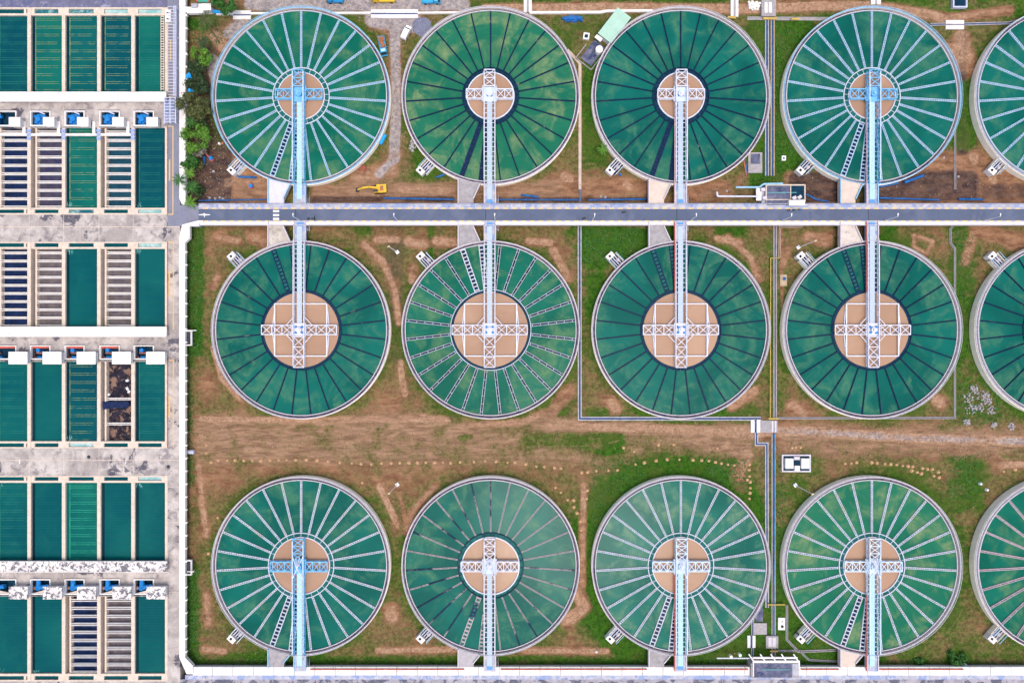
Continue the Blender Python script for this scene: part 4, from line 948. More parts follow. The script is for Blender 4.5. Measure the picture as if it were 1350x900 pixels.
def frame_box(label, cx, cy, lx, ly, h, ang=0, hole=True, m=CLEANW, name='inspection_box', holes=None):
    x, y, _ = W(cx, cy, h); t = thing(name, label, 'inspection box', (x, y, 0), R(ang)); lx *= PX; ly *= PX; e = .45
    b = MB(); b.box(-lx/2, lx/2, -ly/2, -ly/2 + e, 0, h); b.box(-lx/2, lx/2, ly/2 - e, ly/2, 0, h); b.box(-lx/2, -lx/2 + e, -ly/2 + e, ly/2 - e, 0, h); b.box(lx/2 - e, lx/2, -ly/2 + e, ly/2 - e, 0, h); b.build('frame', m, t, True)
    MB().box(-lx/2 + e, lx/2 - e, -ly/2 + e, ly/2 - e, 0, h * .5).build('pit', holes or NAVY, t, True); return t
frame_box('small white inspection box with a dark opening near the green roofed shed', 773, 47.5, 8, 8.5, .9, -8)
t = frame_box('white double cover chamber in a pale kerb frame below the dirt track', 1050, 610.5, 38, 23, .8, 0, True, RIMW)
for s in (-1, 1): MB().box(s * 2.6 - 1.3, s * 2.6 + 1.3, -1.6, 1.7, .3, 1.6).build('cover', CLEANW, t, True)
MB().box(-.8, .9, -2.4, -.7, .3, 1.4).build('small_cover', CLEANW, t, True); MB().box(-.9, .9, 1.2, 2.2, .3, 1.3).build('side_cover', RIMW, t, True)
t = thing('concrete_pad', 'small tan concrete pad with dark centre between middle row tanks', 'pad', W(1033, 369.5)); MB().pbox(1028.5, 1037.5, 362, 377, 0, .35).build('slab', DT, t); MB().disc(.55, .5, 12, *W(1033.5, 367.5)[:2], z0=.35).build('cap', PIPEB, t)
t = thing('concrete_pad', 'white slab with two round lids beside the bottom trench', 'pad', W(1030.5, 822)); MB().pbox(1026, 1035, 814, 830, 0, .5).build('slab', CLEANW, t); [MB().disc(r, .56, 12, *W(1030.5, y)[:2], z0=.5).build('lid', DARKM if y > 820 else GREYC, t) for y, r in ((818, .3), (824.5, .5))]
t = thing('concrete_pad', 'rough grey slab littered with rubble beside the third top row tank', 'pad', W(996, 216)); MB().pbox(986.5, 1005, 201, 228, 0, .35).build('slab', GREYC, t); MB().pbox(990, 1002, 203, 216, .35, .5).build('wet_patch', DKROOF, t)
t = thing('concrete_pad', 'cluttered pale slab left of the bottom trench', 'pad', W(1002, 828)); MB().pbox(994, 1011, 821, 836, 0, .4).build('slab', RUBBLE, t); MB().pbox(996, 1006, 800, 819, 0, .3).build('dark_slab', DKROOF, t)
t = thing('manhole_box', 'pale grey manhole box at the top drain junction', 'manhole box', W(1013, 11)); MB().pbox(1004, 1023, -2, 21.5, 0, 1.2).build('body', GREYC, t); [MB().pbox(x, x + 4, 3, 17, 1.2, 1.3).build('lid', CLEANW, t) for x in (1008, 1013.5)]
t = thing('manhole_box', 'grey valve box with twin covers above the bottom pump roof', 'manhole box', W(1018, 846)); MB().pbox(1010, 1026, 838, 854, 0, .9).build('body', GREYC, t); [MB().pbox(x, x + 4.4, 840, 852, .9, 1.0).build('lid', RIMW, t) for x in (1013, 1018.4)]
frame_box('pale box with a blue inside cut by the top edge on the right', 1266, 3, 19, 14, 1.2, 0, True, LILAC)
frame_box('small round-looking white inspection box on the grass right of the service trench', 1033.5, 208.5, 5.5, 6.5, .6, 0)
# pump house by the road
t = thing('pump_house', 'flat stained roof pump house beside the raised road', 'pump house', W(1036, 256))
MB().pbox(1010, 1061.5, 244, 270.5, 0, 4.6).build('wall', GREYC, t)
MB().pbox(1010.8, 1042.5, 244.8, 262.5, 4.6, 4.72).build('roof', DKROOF, t); MB().pbox(1042.5, 1060.5, 244.8, 262.5, 4.6, 4.66).build('wet_roof', NAVY, t)
b = MB()
for q in ((1009.5, 1062, 243, 244.6), (1009.5, 1010.9, 244.6, 264), (1060.6, 1062, 244.6, 266), (1042, 1043, 244.6, 262), (1010.9, 1041, 262.6, 263.6)): b.pbox(*q, 4.6, 5.1)
b.build('roof_edge', WALLB, t); MB().pbox(1011, 1039, 263.6, 270.3, 4.6, 4.7).build('lower_roof', DKROOF, t); MB().pbox(1040.5, 1061, 263.8, 270.8, 4.62, 6.4).build('white_cabin', CLEANW, t)
MB().bar(W(1011, 254, 4.85), W(1050, 254, 4.85), .2).build('roof_pipe', M('teal_pipe', (.15, .38, .40)), t); MB().pbox(997, 1004, 248, 264.5, 3.9, 4.3).build('side_canopy', CLEANW, t); MB().pbox(1004, 1009.5, 247, 268, 0, 4.0).build('side_room', FOOT, t)
for i, (x, y) in enumerate(((1006, 250), (1008, 261), (1047, 261), (1054, 260))): MB().obox(*W(x, y, 5)[:2], 1.3, 1.0, 4.0 if x < 1010 else 4.66, 5.3, .2 * i).build('roof_unit', RIMW, t)
# bottom pump roof
t = thing('pump_house', 'flat stained roof pump house with slanted white beams at the bottom walkway', 'pump house', W(1024, 880))
MB().pbox(990, 1053, 874, 893, 0, 5.6).build('wall', GREYC, t); MB().pbox(994.5, 1044, 874, 892.5, 5.6, 5.75).build('roof', DKROOF, t)
b = MB()
for q in ((992.5, 1054.5, 870.4, 873.4), (992.5, 994, 873.4, 891), (1052.8, 1054.5, 873.4, 886)): b.pbox(*q, 5.6, 6.1)
b.build('roof_edge', CLEANW, t); b = MB()
for x in (987, 1002, 1016, 1030, 1046): b.bar(W(x, 861.5, 5.6), W(x + 6.5, 871, 6.0), .4)
b.bar(W(992, 866.3, 5.7), W(1051, 866.3, 5.7), .5); b.build('slanted_beam', CLEANW, t); MB().pbox(1045, 1052.5, 874.5, 890, 5.62, 5.7).build('grating', FOOT, t)
b = MB(); b.bar(W(1004, 882, 5.85), W(1042, 882, 5.85), .2); b.build('roof_pipe', MATS['teal_pipe'], t)
# kiosks at the top left
t, lx, ly = shed('small white roofed kiosk among the trees at the top left', 268, 9.5, 20, 9, 2, 3.5, CLEANW, WHITE, 'kiosk', 'kiosk'); MB().box(-3.6, -1.6, -.4, .9, 3.5, 4.2).build('roof_unit', GREYM, t, True)
t, lx, ly = shed('green roofed kiosk with red edge cut by the top left frame edge', 268, -2, 16, 10, 0, 3.2, M('green_roof', (.06, .30, .22)), WHITE, 'kiosk', 'kiosk'); b = MB(); b.box(-lx/2 - .3, -lx/2 + .3, -ly/2, ly/2, 3.2, 3.35); b.box(lx/2 - .3, lx/2 + .3, -ly/2, ly/2, 3.2, 3.35); b.build('roof_edge', RED, t, True)
for (px, py, l) in ((286, 15.5, 'narrow sky blue boat-shaped tarp by the kerb at the top left'), (254, 104.5, 'blue plastic sheet on the dark olive tree at the left'), (256.5, 124, 'smaller blue plastic sheet between the two olive trees at the left')):
    x, y, _ = W(px, py, 5 if py > 50 else 1.2); b = MB()
    if py < 50: b.prism([(x - 2.6, y + .3), (x - 1.2, y + .7), (x + 2.4, y - .1), (x + 1.8, y - .5), (x - 1.6, y - .4)], .9, 1.2)
    else:
        sc = 1 if py < 110 else .75
        for k in range(14):
            a = random.uniform(0, 6.3); rr = random.uniform(0, .8) * sc; b.obox(x + rr * math.cos(a), y + rr * .7 * math.sin(a), random.uniform(.5, 1.1) * sc, random.uniform(.4, .8) * sc, 7.0 + .11 * k, 7.06 + .11 * k, a)
    tag(b.build('blue_sheet', BLUET), l, 'sheet')

# ------------------------------------------------------------------ vehicles and machines
def wheel_mesh(r, w):
    b = MB(); b.tube((0, -w/2, 0), (0, w/2, 0), r, n=14); return b
def truck(label, px, py, ang, cabm, bedm, loadm, L=6.4, wd=2.2):
    x, y, _ = W(px, py, 1.5); t = thing('lorry', label, 'lorry', (x, y, 0), R(ang))
    MB().box(-L/2, L/2 - .2, -.5, .5, .55, .8).build('chassis', DARKM, t, True)
    b = MB(); cx0 = L/2 - 2.0
    b.add([(cx0, -wd/2, .6), (L/2, -wd/2, .6), (L/2, wd/2, .6), (cx0, wd/2, .6), (cx0, -wd/2 + .1, 2.3), (L/2 - .75, -wd/2 + .1, 2.3), (L/2 - .75, wd/2 - .1, 2.3), (cx0, wd/2 - .1, 2.3)], MB.BF); b.build('cab', cabm, t, True)
    MB().add([(L/2 - .72, -wd/2 + .2, 2.22), (L/2 - .72, wd/2 - .2, 2.22), (L/2 - .18, wd/2 - .12, 1.32), (L/2 - .18, -wd/2 + .12, 1.32)], [(0, 1, 2, 3)]).build('windscreen', GLASS, t, True)
    MB().box(cx0 + .2, L/2 - .95, -wd/2 + .35, wd/2 - .35, 2.3, 2.38).build('roof_panel', MATS['walkway_grating_blue'] if cabm is TRUCKB else cabm, t, True)
    for s in (-1, 1): MB().box(L/2 - .5, L/2 - .4, s * (wd/2 + .12) - .1, s * (wd/2 + .12) + .1, 1.4, 1.8).build('mirror', DARKM, t, True)
    b = MB(); x1 = cx0 - .25; b.box(-L/2, x1, -wd/2, wd/2, .85, 1.0); b.box(-L/2, x1, -wd/2, -wd/2 + .12, 1.0, 1.6); b.box(-L/2, x1, wd/2 - .12, wd/2, 1.0, 1.6); b.box(-L/2, -L/2 + .12, -wd/2 + .12, wd/2 - .12, 1.0, 1.6); b.box(x1 - .12, x1, -wd/2 + .12, wd/2 - .12, 1.0, 1.75)
    b.build('cargo_bed', bedm, t, True)
    for xx in (-L/2 + 1.2, L/2 - 1.1):
        for s in (-1, 1):
            q = wheel_mesh(.45, .3).build('wheel', TYRE, t, True); q.location = (xx, s * (wd/2 - .15), .45)
    if loadm:
        lo = thing('load', 'heap of orange brown material in the bed of the blue lorry', 'load', tuple(t.location), R(ang)); b = MB()
        for i in range(60): b.obox(random.uniform(-L/2 + .4, x1 - .5), random.uniform(-wd/2 + .4, wd/2 - .4), random.uniform(.3, .7), random.uniform(.3, .6), 1.0, random.uniform(1.35, 1.75), random.uniform(0, 3))
        b.build('heap', loadm, lo, True)
    return t
truck('sky blue lorry with open bed parked between the first two top row tanks', 504.3, 60.3, -79, TRUCKB, TRUCKB, ORANGE)
truck('sky blue lorry cut by the top frame edge above the second top row tank', 568, -.5, 0, TRUCKB, TRUCKB, None, 6.2)
truck('dark blue lorry cut by the top frame edge above the leftmost tank', 441, -1.5, 180, M('blue_cab', (.03, .24, .50), .4), MATS['blue_cab'], None, 5.6)
truck('yellow bed lorry cut by the top frame edge above the long culvert', 505, -2.2, 180, EXY, EXY, None, 7.6)
x, y, _ = W(535, 41.5, 1.8); t = thing('van', 'white van parked on the gravel near the lorry', 'van', (x, y, 0), R(64))
b = MB(); prof = [(-2.35, .4), (2.3, .4), (2.35, .95), (1.55, 1.15), (.95, 1.75), (-2.2, 1.8), (-2.38, 1.1)]
n = len(prof); b.add([(px_, -.92, pz) for px_, pz in prof] + [(px_, .92, pz) for px_, pz in prof], [tuple(range(n)), tuple(range(2*n - 1, n - 1, -1))] + [(i, n + i, n + (i+1) % n, (i+1) % n) for i in range(n)]); b.build('body', VANW, t, True)
MB().add([(1.52, -.8, 1.2), (1.52, .8, 1.2), (1.0, .74, 1.74), (1.0, -.74, 1.74)], [(0, 1, 2, 3)]).build('windscreen', GLASS, t, True)
for s in (-1, 1): MB().add([(.9, s * .93, 1.2), (.6, s * .93, 1.6), (-1.9, s * .93, 1.6), (-2.0, s * .93, 1.2)], [(0, 1, 2, 3)]).build('side_window', GLASS, t, True)
for xx in (-1.5, 1.4):
    for s in (-1, 1): q = wheel_mesh(.34, .2).build('wheel', TYRE, t, True); q.location = (xx, s * .85, .34)
# excavator
x, y, _ = W(500, 248.5, 2); t = thing('excavator', 'yellow excavator digging with its arm stretched left by the road', 'excavator', (x, y, 0), R(184))
for s in (-1, 1):
    b = MB(); b.prism([(-1.9, s * 1.15 - .3), (1.9, s * 1.15 - .3), (1.9, s * 1.15 + .3), (-1.9, s * 1.15 + .3)], .1, .85); b.build('track', TYRE, t, True)
b = MB(); b.box(-2.2, .9, -1.35, 1.35, 1.0, 2.0); b.box(-2.3, -1.0, -1.25, 1.25, 2.0, 2.3); b.build('body', EXY, t, True)
MB().box(.2, 1.7, .35, 1.35, 1.0, 2.9).build('cab', EXY, t, True); MB().box(.35, 1.72, .45, 1.25, 2.0, 2.92).build('cab_window', GLASS, t, True)
MB().path([(.6, -.3, 1.8), (3.2, -.3, 3.6), (5.2, -.3, 2.9)], .55, .6).build('boom', EXY, t, True); MB().bar((5.2, -.3, 2.9), (7.2, -.3, 1.0), .45, .45).build('arm', EXY, t, True)
b = MB(); b.prism([(6.9, -.9), (7.9, -.9), (7.9, .3), (6.9, .3)], .3, 1.1); b.build('bucket', DARKM, t, True); MB().box(-1.4, -.3, -.8, .9, 2.3, 2.36).build('engine_cover', ORANGE, t, True)
# small red and blue pumps
for px, py, a, l in ((279.5, 210, 120, 'small red pump with blue motor and raised handle left of the leftmost top row tank'), (331.5, 246, 60, 'small red pump with blue motor on the soil below the leftmost top row tank')):
    x, y, _ = W(px, py); t = thing('pump', l, 'pump', (x, y, 0), R(a))
    MB().disc(.75, .5, 14, 0, 0, 0).build('base', RED, t, True); MB().disc(.62, 1.2, 14, .1, -.1, .5).build('motor', BLUEM, t, True); MB().bar((.4, .2, .9), (2.0 if py < 220 else 1.2, .5, 1.3), .32).build('handle', RED, t, True)
# motorbikes on the road
def bike(label, px, py, a, m):
    x, y, _ = W(px, py, ZD); t = thing('motorbike', label, 'motorbike', (x, y, ZD), R(a), 'motorbikes parked on the road')
    for xx in (-.62, .62): q = wheel_mesh(.3, .12).build('wheel', TYRE, t, True); q.location = (xx, 0, .3)
    MB().path([(-.7, 0, .7), (-.1, 0, .62), (.35, 0, .8)], .28, .3).build('body', m, t, True); MB().bar((-.75, 0, .87), (0, 0, .85), .26, .1).build('seat', TYRE, t, True); MB().bar((.45, -.36, 1.02), (.45, .36, 1.02), .06).build('handlebar', GREYM, t, True); MB().bar((.62, 0, .3), (.42, 0, 1.0), .08).build('fork', GREYM, t, True)
for i, (px, py, a, m, l) in enumerate(((409, 288.6, 5, DARKM, 'black motorbike at the lower kerb near the leftmost bridge, left one'), (415, 287.5, 100, DARKM, 'black motorbike near the leftmost bridge turned across the road'), (771, 288, 20, DARKM, 'black motorbike at the lower kerb above the blue floored drain'), (823, 280, 10, DARKM, 'black motorbike in the middle of the road left of the third bridge'), (1041, 277, 30, VANW, 'white motorbike at the upper kerb below the pump house'), (1047.5, 277, 15, TRUCKB, 'sky blue motorbike at the upper kerb below the pump house'), (1053, 276.6, 0, PIPEB, 'dark blue motorbike at the upper kerb below the pump house'))): bike(l, px, py, a, m)

# ------------------------------------------------------------------ soil mounds, rubble
def lump(r, h, n=9, seed=0):
    rd = random.Random(seed); b = MB(); rings = [(1, 0), (.8, .55), (.45, .9)]
    vs = [(r * k * rd.uniform(.85, 1.15) * math.cos(2*math.pi*i/n), r * k * rd.uniform(.85, 1.15) * math.sin(2*math.pi*i/n), h * z) for k, z in rings for i in range(n)] + [(0, 0, h)]
    fs = [(a*n + i, a*n + (i+1) % n, (a+1)*n + (i+1) % n, (a+1)*n + i) for a in range(2) for i in range(n)] + [(2*n + i, 2*n + (i+1) % n, 3*n) for i in range(n)]
    return b.add(vs, fs)
lm = [lump(.56, .5, 9, s).mesh('soil_mound', MOUND) for s in range(4)]
runs = [([(278.5, 609), (288, 606.5), (299.5, 606.5), (310, 606.5), (321.5, 606.7), (332.5, 607), (344, 607), (356, 606.5), (367.5, 606), (378, 606), (390, 606), (404, 605.7), (418, 606.5), (432.5, 608), (448, 609.5), (464, 610.5), (476, 611), (489.5, 611.3), (503, 610.3), (516, 610), (527, 609.7), (539, 609.7), (550.5, 609.7), (561.5, 609.5), (573, 609.3), (584, 609.5), (594, 610), (606.5, 609), (625, 608.5), (639.5, 607.5), (654, 608), (669, 609.5), (679, 609.5), (693, 611.5), (707, 614.5), (717.5, 615), (731, 616.5), (739.5, 617)], 'in the long row above the first two bottom tanks', 'soil mounds in the long line'),
        ([(767, 622.5), (774.5, 622), (786, 620.5), (802, 620), (814, 619.5), (838, 612), (849.5, 609.5), (865, 607), (879.5, 605.5), (895.5, 605.5), (913.5, 606), (925, 606.5), (934.5, 607.2), (943, 609), (951, 610.5), (959.5, 612), (968, 613)], 'on the grass arc above the third bottom row tank', 'soil mounds on the green arc'),
        ([(732, 642.5), (739.5, 649), (748.5, 658.5), (756, 659), (756.5, 668), (760.5, 676), (765, 687), (766, 698.5), (774.5, 646), (773, 657)], 'in the gap between second and third bottom row tanks', 'soil mounds between the second and third tanks'),
        ([(988, 612), (987.5, 619), (988, 627.5), (985, 632), (989, 635), (989, 643), (988.5, 649.5), (988, 657)], 'in the short upright line left of the stepped drain', 'soil mounds beside the stepped drain'),
        ([(1114, 611), (1122, 610.5), (1129, 609.3), (1149, 609.3), (1156, 610), (1166.5, 611), (1174, 611.5), (1182, 612.5), (1190, 613.5), (1197, 614), (1203, 614.5), (1216, 617), (1222.5, 618), (1202, 620), (1209, 622), (1214.5, 624), (1229, 618), (1237, 622), (1231, 627), (1238, 629)], 'in the curved line above the fourth bottom row tank', 'soil mounds above the fourth tank'),
        ([(1044, 590), (1049, 589.5), (1055.5, 589.5), (822, 590), (836, 595), (868, 586), (888, 586), (946, 591), (1323, 621), (1338, 618.5), (477.5, 636), (272, 586.5), (272, 597), (287, 682), (275, 729)], 'lying alone on the bare field', 'scattered soil mounds')]
k = 0
for pts, l, g in runs:
    for (px, py) in pts:
        o = put('soil_mound', lm[k % 4], None, None, (*W(px, py)[:2], -.02), k * 1.3); k += 1
        s = random.uniform(.8, 1.2); o.scale = (s, s, s); tag(o, 'small sandy soil mound ' + l, 'soil mound', g)
rub = [(1284, 513, 1.5), (1276, 524, 1.8), (1293, 521, 1.6), (1279, 539, 1.8), (1291, 537, 1.5), (1302, 529, 1.3), (1307, 541, 1.4), (1274, 556, 1.2), (1300, 520, 1.2), (1310, 560, 1.0), (1333, 562, 1.2)]
for i, (px, py, r_) in enumerate(rub):
    b = MB(); x, y, _ = W(px, py)
    for j in range(34):
        a = random.uniform(0, 6.3); d = r_ * math.sqrt(random.random()); b.obox(x + d * math.cos(a), y + d * math.sin(a), random.uniform(.2, .6), random.uniform(.15, .45), -.05, random.uniform(.15, .7) * (1.2 - d / r_ * .7), a * 2)
    tag(b.build('rubble_heap', RUBBLE), 'loose heap of pale rubble on the weeds left of the right edge middle row tank', 'rubble heap', 'rubble heaps by the right edge tank')
b = MB()
for j in range(110):
    x, y, _ = W(994 + max(-7, min(7, random.gauss(0, 3.4))), 8 + max(-5, min(5, random.gauss(0, 2.6)))); b.obox(x, y, random.uniform(.3, .8), random.uniform(.3, .7), 0, random.uniform(.2, 1.0), random.uniform(0, 3))
tag(b.build('rubble_heap', CLEANW), 'white rubble heap beside the pale grey manhole box at the top', 'rubble heap')
b = MB()
for j in range(90):
    x, y, _ = W(754 + max(-12, min(12, random.gauss(0, 6))), 26 + max(-3, min(3, random.gauss(0, 1.6)))); b.obox(x, y, random.uniform(.3, 1.4), random.uniform(.2, .7), 0, random.uniform(.3, 1.2), random.uniform(-.4, .4))
tag(b.build('scrap_heap', PIPEB), 'dark blue scrap pipe heap on bare ground left of the green roofed shed', 'scrap heap')
b = MB()
for j in range(40):
    x, y, _ = W(544 + max(-4, min(4, random.gauss(0, 2))), 192 + max(-8, min(8, random.gauss(0, 4)))); b.obox(x, y, random.uniform(.3, .8), random.uniform(.2, .6), 0, random.uniform(.2, .8), random.uniform(0, 3))
tag(b.build('rubble_heap', RUBBLE), 'grey rubble heap at the left wall of the second top row tank', 'rubble heap')
tag(lump(3.2, .5, 12, 5).build('gravel_heap', M('blue_grey_gravel', (.17, .18, .25), .95, .25, 2), None), 'square-ish spread of blue grey gravel beside the white van', 'gravel heap').location = W(556, 36)
for px, py, m, l in ((290, 190, CLEANW, 'white bucket left of the leftmost top row tank'), (294.5, 189.5, ORANGE, 'orange drum against the left of the leftmost top row tank'), (786, 858.5 - 1, CLEANW, 'cream barrel on the grass below the third bottom row tank'), (1264.5, 872, VANW, 'white bag in the green bush at the bottom right, bigger one'), (1271.5, 875, VANW, 'white bag beside the green bush at the bottom right, smaller one'), (1291.5, 637, VANW, 'white bag on the grass near the right edge bottom tank, upper one'), (1300, 645, VANW, 'white bag on the grass near the right edge bottom tank, lower one'), (817, 230.5, PIPEB, 'dark blue drum below the valve chamber of the third top row tank')):
    x, y, _ = W(px, py); b = MB(); b.tube((x, y, 0), (x, y, .75), .5, .42, 10); b.tube((x, y, .75), (x, y, .95), .42, .3, 10); tag(b.build(('drum' if 'drum' in l else 'bucket' if 'bucket' in l else 'barrel' if 'barrel' in l else 'bag'), m), l, 'drum' if 'drum' in l else 'bucket' if 'bucket' in l else 'barrel' if 'barrel' in l else 'bag')
for i, (px, py) in enumerate(((276.5, 261), (284, 262), (290, 260.5), (294, 262), (792, 259), (798, 260), (958, 252), (281.5, 226), (1244, 208), (1263, 233))):
    x, y, _ = W(px, py); o = lump(.5, .5, 7, 20 + i).build('stone', RUBBLE); o.location = (x, y, 0)
    tag(o, 'pale stone lying on the brown soil above the raised road', 'stone', 'pale stones on the soil')
x, y, _ = W(479, 222); t = thing('brick_stack', 'small stack of red bricks below the leftmost top row tank', 'brick stack', (x, y, 0), R(-35)); b = MB()
for i in range(4):
    for j in range(3): b.box(-1 + i * .5, -.54 + i * .5, -.9 + j * .6, -.36 + j * .6, 0, .6 + .05 * ((i + j) % 3))
b.build('bricks', M('red_brick', (.30, .10, .07)), t, True)
pipe('bright blue pipe bundle against the right of the leftmost top row tank', [(501, 190), (508, 178)], BLUET, .6, .5)
pipe('blue timber scraps below the second top row valve chamber', [(575, 234), (586, 230)], PIPEB, .3)
pipe('pair of blue pipes standing in the soil left of the leftmost top row tank', [(269, 206), (269.5, 217)], PIPEB, .4)
for i, x in enumerate((406.5, 655.5, 905.5)):
    for r in range(3):
        if (r == 2 and i == 2): continue
        y = (263, 298.5, 872)[r]; t = thing('stair', f"small steel stair on the right of the {CNAME[i]} {('upper', 'middle', 'bottom')[r]} bridge landing", 'stair', W(x, y), 0, 'steel stairs by the bridge landings')
        b = MB()
        for s in range(6): b.pbox(x - 1.3, x + 1.3, y - 6 + 2 * s, y - 5 + 2 * s, 0.5 + .6 * s, .62 + .6 * s)
        b.build('tread', GREYM, t); q = MB(); [q.bar(W(x + s * 1.5, y - 6, 1.4), W(x + s * 1.5, y + 6, 4.8), .14) for s in (-1, 1)]; q.build('handrail', RIMB if (r, i) in ((0, 0), (2, 0)) else RIMW, t)

# ------------------------------------------------------------------ trees
def leafmat(name, a, b_):
    m, t, b = newmat(name); gi = nd(t, 'ShaderNodeNewGeometry')
    c = mix(t, gi.outputs['Random Per Island'], a, b_); c = mix(t, ramp(t, noise(t, .9, 3, .5, pos(t)), .4, .65, 0, .5), c, [x * .55 for x in a])
    t.links.new(c, b.inputs['Base Color']); b.inputs['Roughness'].default_value = .6; b.inputs['Specular IOR Level'].default_value = .25
    return m
LF = {'bright': leafmat('bright_leaves', (.05, .16, .015), (.16, .32, .035)), 'green': leafmat('green_leaves', (.018, .085, .012), (.06, .19, .03)), 'olive': leafmat('olive_leaves', (.045, .065, .015), (.13, .14, .05)), 'dark': leafmat('dark_leaves', (.012, .04, .012), (.05, .085, .03)), 'dry': leafmat('dry_leaves', (.12, .11, .085), (.28, .25, .22))}
def leafquad(b, p, n, s, sp=.55):
    n = n.normalized(); u = n.cross(Vector((random.uniform(-1, 1), random.uniform(-1, 1), random.uniform(-1, 1)))).normalized(); w = n.cross(u)
    b.add([p - u * s, p + w * s * sp, p + u * s, p - w * s * sp], [(0, 1, 2, 3)])
def tree(label, px, py, r, h, lf, n=900, dense=1.0, name='tree'):
    zc = h - r * .55; cx, cy, _ = W(px, py, zc); t = thing(name, label, 'tree', (cx, cy, 0), 0, 'trees at the left edge' if px < 300 else None)
    tr = MB(); tr.tube((cx, cy, -.2), (cx, cy, zc), .28, .14)
    cl = []
    for i in range(int(13 * dense)):
        a = random.uniform(0, 6.3); rr = r * math.sqrt(random.uniform(.05, 1)); cl.append(Vector((cx + rr * math.cos(a), cy + rr * math.sin(a), zc + random.uniform(-.35, .5) * r * (1.1 - rr / r * .7))))
    for q in cl[:8]: tr.tube((cx, cy, zc - r * .6), q, .12, .04, 6)
    tr.build('trunk', SKIN, t)
    b = MB()
    for i in range(n):
        c = random.choice(cl); o = Vector((random.gauss(0, 1), random.gauss(0, 1), random.gauss(0, .8))) * r * .17
        leafquad(b, c + o, Vector((o.x, o.y, abs(o.z) + r * .15)) + Vector((random.uniform(-.4, .4),) * 3), random.uniform(.22, .50))
    b.build('crown', LF[lf], t)
def palm(label, px, py, r, h, lf, nf=15, lean=(0, 0)):
    cx, cy, _ = W(px, py, h); t = thing('palm_tree', label, 'tree', (cx + lean[0], cy + lean[1], 0), 0, 'palms at the left edge' if px < 300 else None)
    MB().tube((cx + lean[0], cy + lean[1], -.2), (cx, cy, h), .2, .14).build('trunk', SKIN, t); b = MB()
    for i in range(nf):
        a = 2 * math.pi * i / nf + random.uniform(-.25, .25); L = r * random.uniform(.8, 1.15); up = random.uniform(.1, .9); d = Vector((math.cos(a), math.sin(a), 0)); s = Vector((-d.y, d.x, 0)); pr = Vector((cx, cy, h))
        for k in range(1, 10):
            u = k / 9; q = Vector((cx, cy, h)) + d * L * u + Vector((0, 0, up * L * (u - 1.25 * u * u))); wd = L * .20 * math.sin(math.pi * min(1, u * .85 + .12))
            b.add([pr - s * .04, pr + s * .04, q + s * .04, q - s * .04], [(0, 1, 2, 3)])
            for sd in (-1, 1): tp = q + s * sd * wd + d * L * .10 - Vector((0, 0, wd * .5)); b.add([q - d * .10, q + d * .16, tp], [(0, 1, 2)])
            pr = q
    b.build('crown', LF[lf], t)
palm('dry olive palm with pale trunk at the top left', 271, 27, 3.0, 9, 'olive', 18, (.6, -3.5))
palm('thin greyish palm above the light green bush', 267, 56, 2.3, 5, 'dark', 14)
tree('light green leafy tree right of the white edge wall', 264, 73, 3.02, 5, 'bright', 979)
tree('dark olive tree under the blue plastic sheet', 257, 114, 3.36, 7, 'dark', 1400)
tree('large olive brown tree spreading over the edge wall', 251, 138, 3.69, 8, 'olive', 1819); tree('olive tree merging with the large olive brown one on its right', 264, 143, 3.13, 6.5, 'olive', 1260)
palm('bright banana-like palm below the olive trees', 251, 160, 2.2, 5, 'green', 13)
tree('loose light green tree halfway along the edge wall', 257, 181, 4.03, 7, 'bright', 1819, 1.3); tree('bare greyish dry tree below the loose light green one', 260, 200, 2.5, 5, 'dry', 420)
tree('round dense green tree leaning on the edge wall', 248, 212, 2.46, 6, 'green', 1260)
palm('bright green palm below the round dense tree', 249, 228, 2.3, 6, 'bright', 14); palm('dark green palm overhanging the edge wall', 237, 237, 2.3, 8, 'green', 16); palm('green palm with white stems by the edge wall', 253, 247, 2.7, 5, 'green', 16); palm('bright yellow green palm at the road corner', 251, 267, 2.4, 4, 'bright', 15)
tree('dense green tree at the top left edge beside the gravel yard', 297, 7, 2.8, 7, 'green', 1100); tree('dark green bush between kiosk and dense tree at the top left', 285, 2, 2.2, 5, 'green', 700)
tree('dark green tree between the light green leafy one and the blue sheet', 258, 92, 2.6, 5.5, 'dark', 900); tree('dark shrubby tree right of the bright banana-like palm', 263, 163, 2.6, 5, 'dark', 900)
tree('dark olive shrub below the bare greyish dry tree', 262, 216, 1.9, 3, 'olive', 600); tree('low dark shrub right of the green palm with white stems', 262, 252, 1.8, 2.6, 'dark', 500)
palm('small bright yellow green palm left of the third top row tank', 795, 197, 2.0, 3, 'bright', 12)
tree('bright green bush by the bottom walkway at the right', 1262, 867, 2.4, 2.6, 'green', 900, name='bush'); tree('low green bush by the bottom walkway below the fourth tank', 1213, 874, 1.8, 1.6, 'green', 600, name='bush')
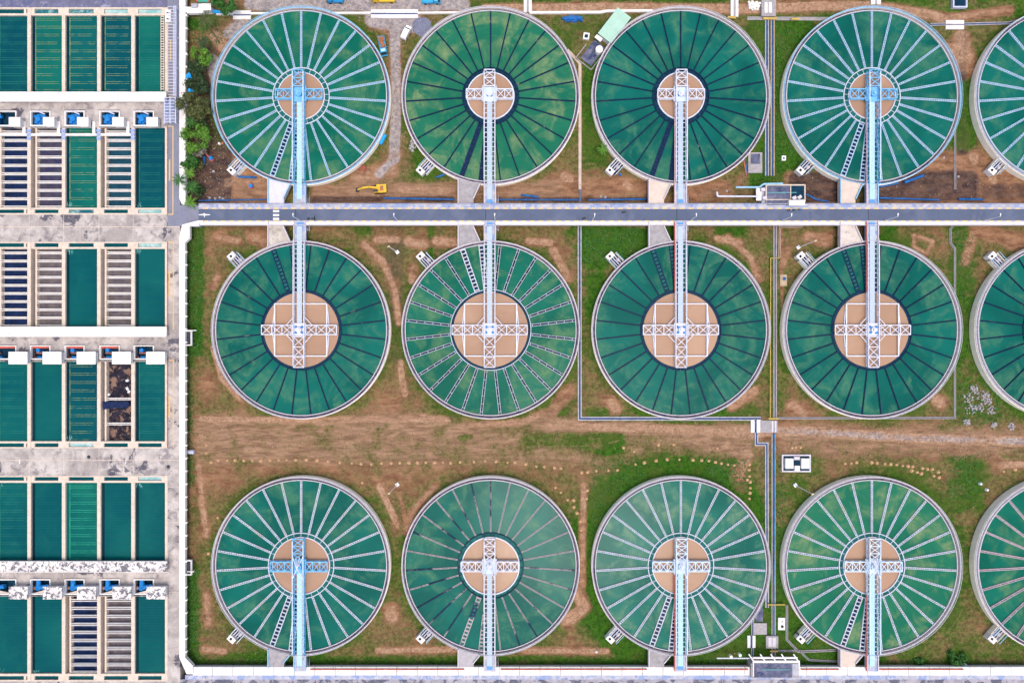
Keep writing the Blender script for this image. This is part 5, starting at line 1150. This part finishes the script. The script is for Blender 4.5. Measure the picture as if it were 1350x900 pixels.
# patchy weeds: many short blades, nobody could count them
b = MB(); rg = random.Random(11)
for (x0, x1, y0, y1, n) in ((248, 268, 300, 470, 900), (247, 256, 480, 640, 300), (248, 262, 750, 876, 500), (770, 845, 300, 345, 800), (780, 850, 605, 700, 900), (930, 985, 605, 640, 400), (1022, 1050, 40, 215, 600), (1255, 1283, 300, 420, 300), (1250, 1290, 600, 660, 400), (1020, 1035, 640, 780, 300), (1262, 1320, 505, 560, 500), (300, 420, 868, 878, 250), (850, 985, 866, 878, 300), (1060, 1100, 800, 876, 250), (250, 300, 20, 60, 300)):
    for i in range(n):
        p = Vector(W(rg.uniform(x0, x1), rg.uniform(y0, y1), .15)); random.seed(i * 7 + x0)
        leafquad(b, p, Vector((rg.uniform(-.6, .6), rg.uniform(-.6, .6), 1)), rg.uniform(.12, .4), .6)
struct(b.build('weeds', LF['green']), 'stuff')
def sow(n, boxes, keep=121.5):
    rs = np.random.RandomState(21); out = []
    while len(out) < n:
        x0, x1, y0, y1 = boxes[rs.randint(len(boxes))]; x, y = rs.uniform(x0, x1), rs.uniform(y0, y1)
        if all((x - a) ** 2 + (y - c) ** 2 > keep ** 2 for a in CX for c in (126.5, 434.8, 745.6)): out.append((x, y, rs.rand(), rs.rand()))
    return out
YARD = [(250, 1350, 298, 878)] * 5 + [(250, 1350, 28, 240)] * 2
b = MB()
for x, y, u, v in sow(15000, YARD):
    p = Vector(W(x, y, .12)); leafquad(b, p, Vector((u - .5, v - .5, .8)), .10 + .24 * u * v, .6)
struct(b.build('dry_grass', leafmat('dry_grass_blades', (.05, .06, .015), (.20, .17, .06))), 'stuff')
b = MB()
for x, y, u, v in sow(2200, [(250, 1010, 545, 612), (1030, 1350, 560, 605), (300, 1350, 232, 264), (300, 620, 2, 30), (505, 535, 30, 230), (250, 1350, 298, 878), (255, 300, 150, 262)]):
    p = W(x, y); r_ = .06 + .16 * u * u; b.obox(p[0], p[1], r_ * 2, r_ * 1.5, -.05, r_, v * 6)
struct(b.build('small_stones', M('brown_stones', (.27, .20, .15), .95, .35, 1.5)), 'stuff')

# the yard lies G metres above the foot of the deck: set everything standing in it on that level
for o in list(COL.objects):
    if o.parent is None and (o.name not in BEFORE or o.name.startswith('floodlight_mast')) and o.name.split('.')[0] not in ('pump_house', 'motorbike', 'stair'):
        k = (H - G) / H
        o.location = (o.location.x * k, o.location.y * k, o.location.z + G)
        o.scale = (o.scale.x * k, o.scale.y * k, o.scale.z)
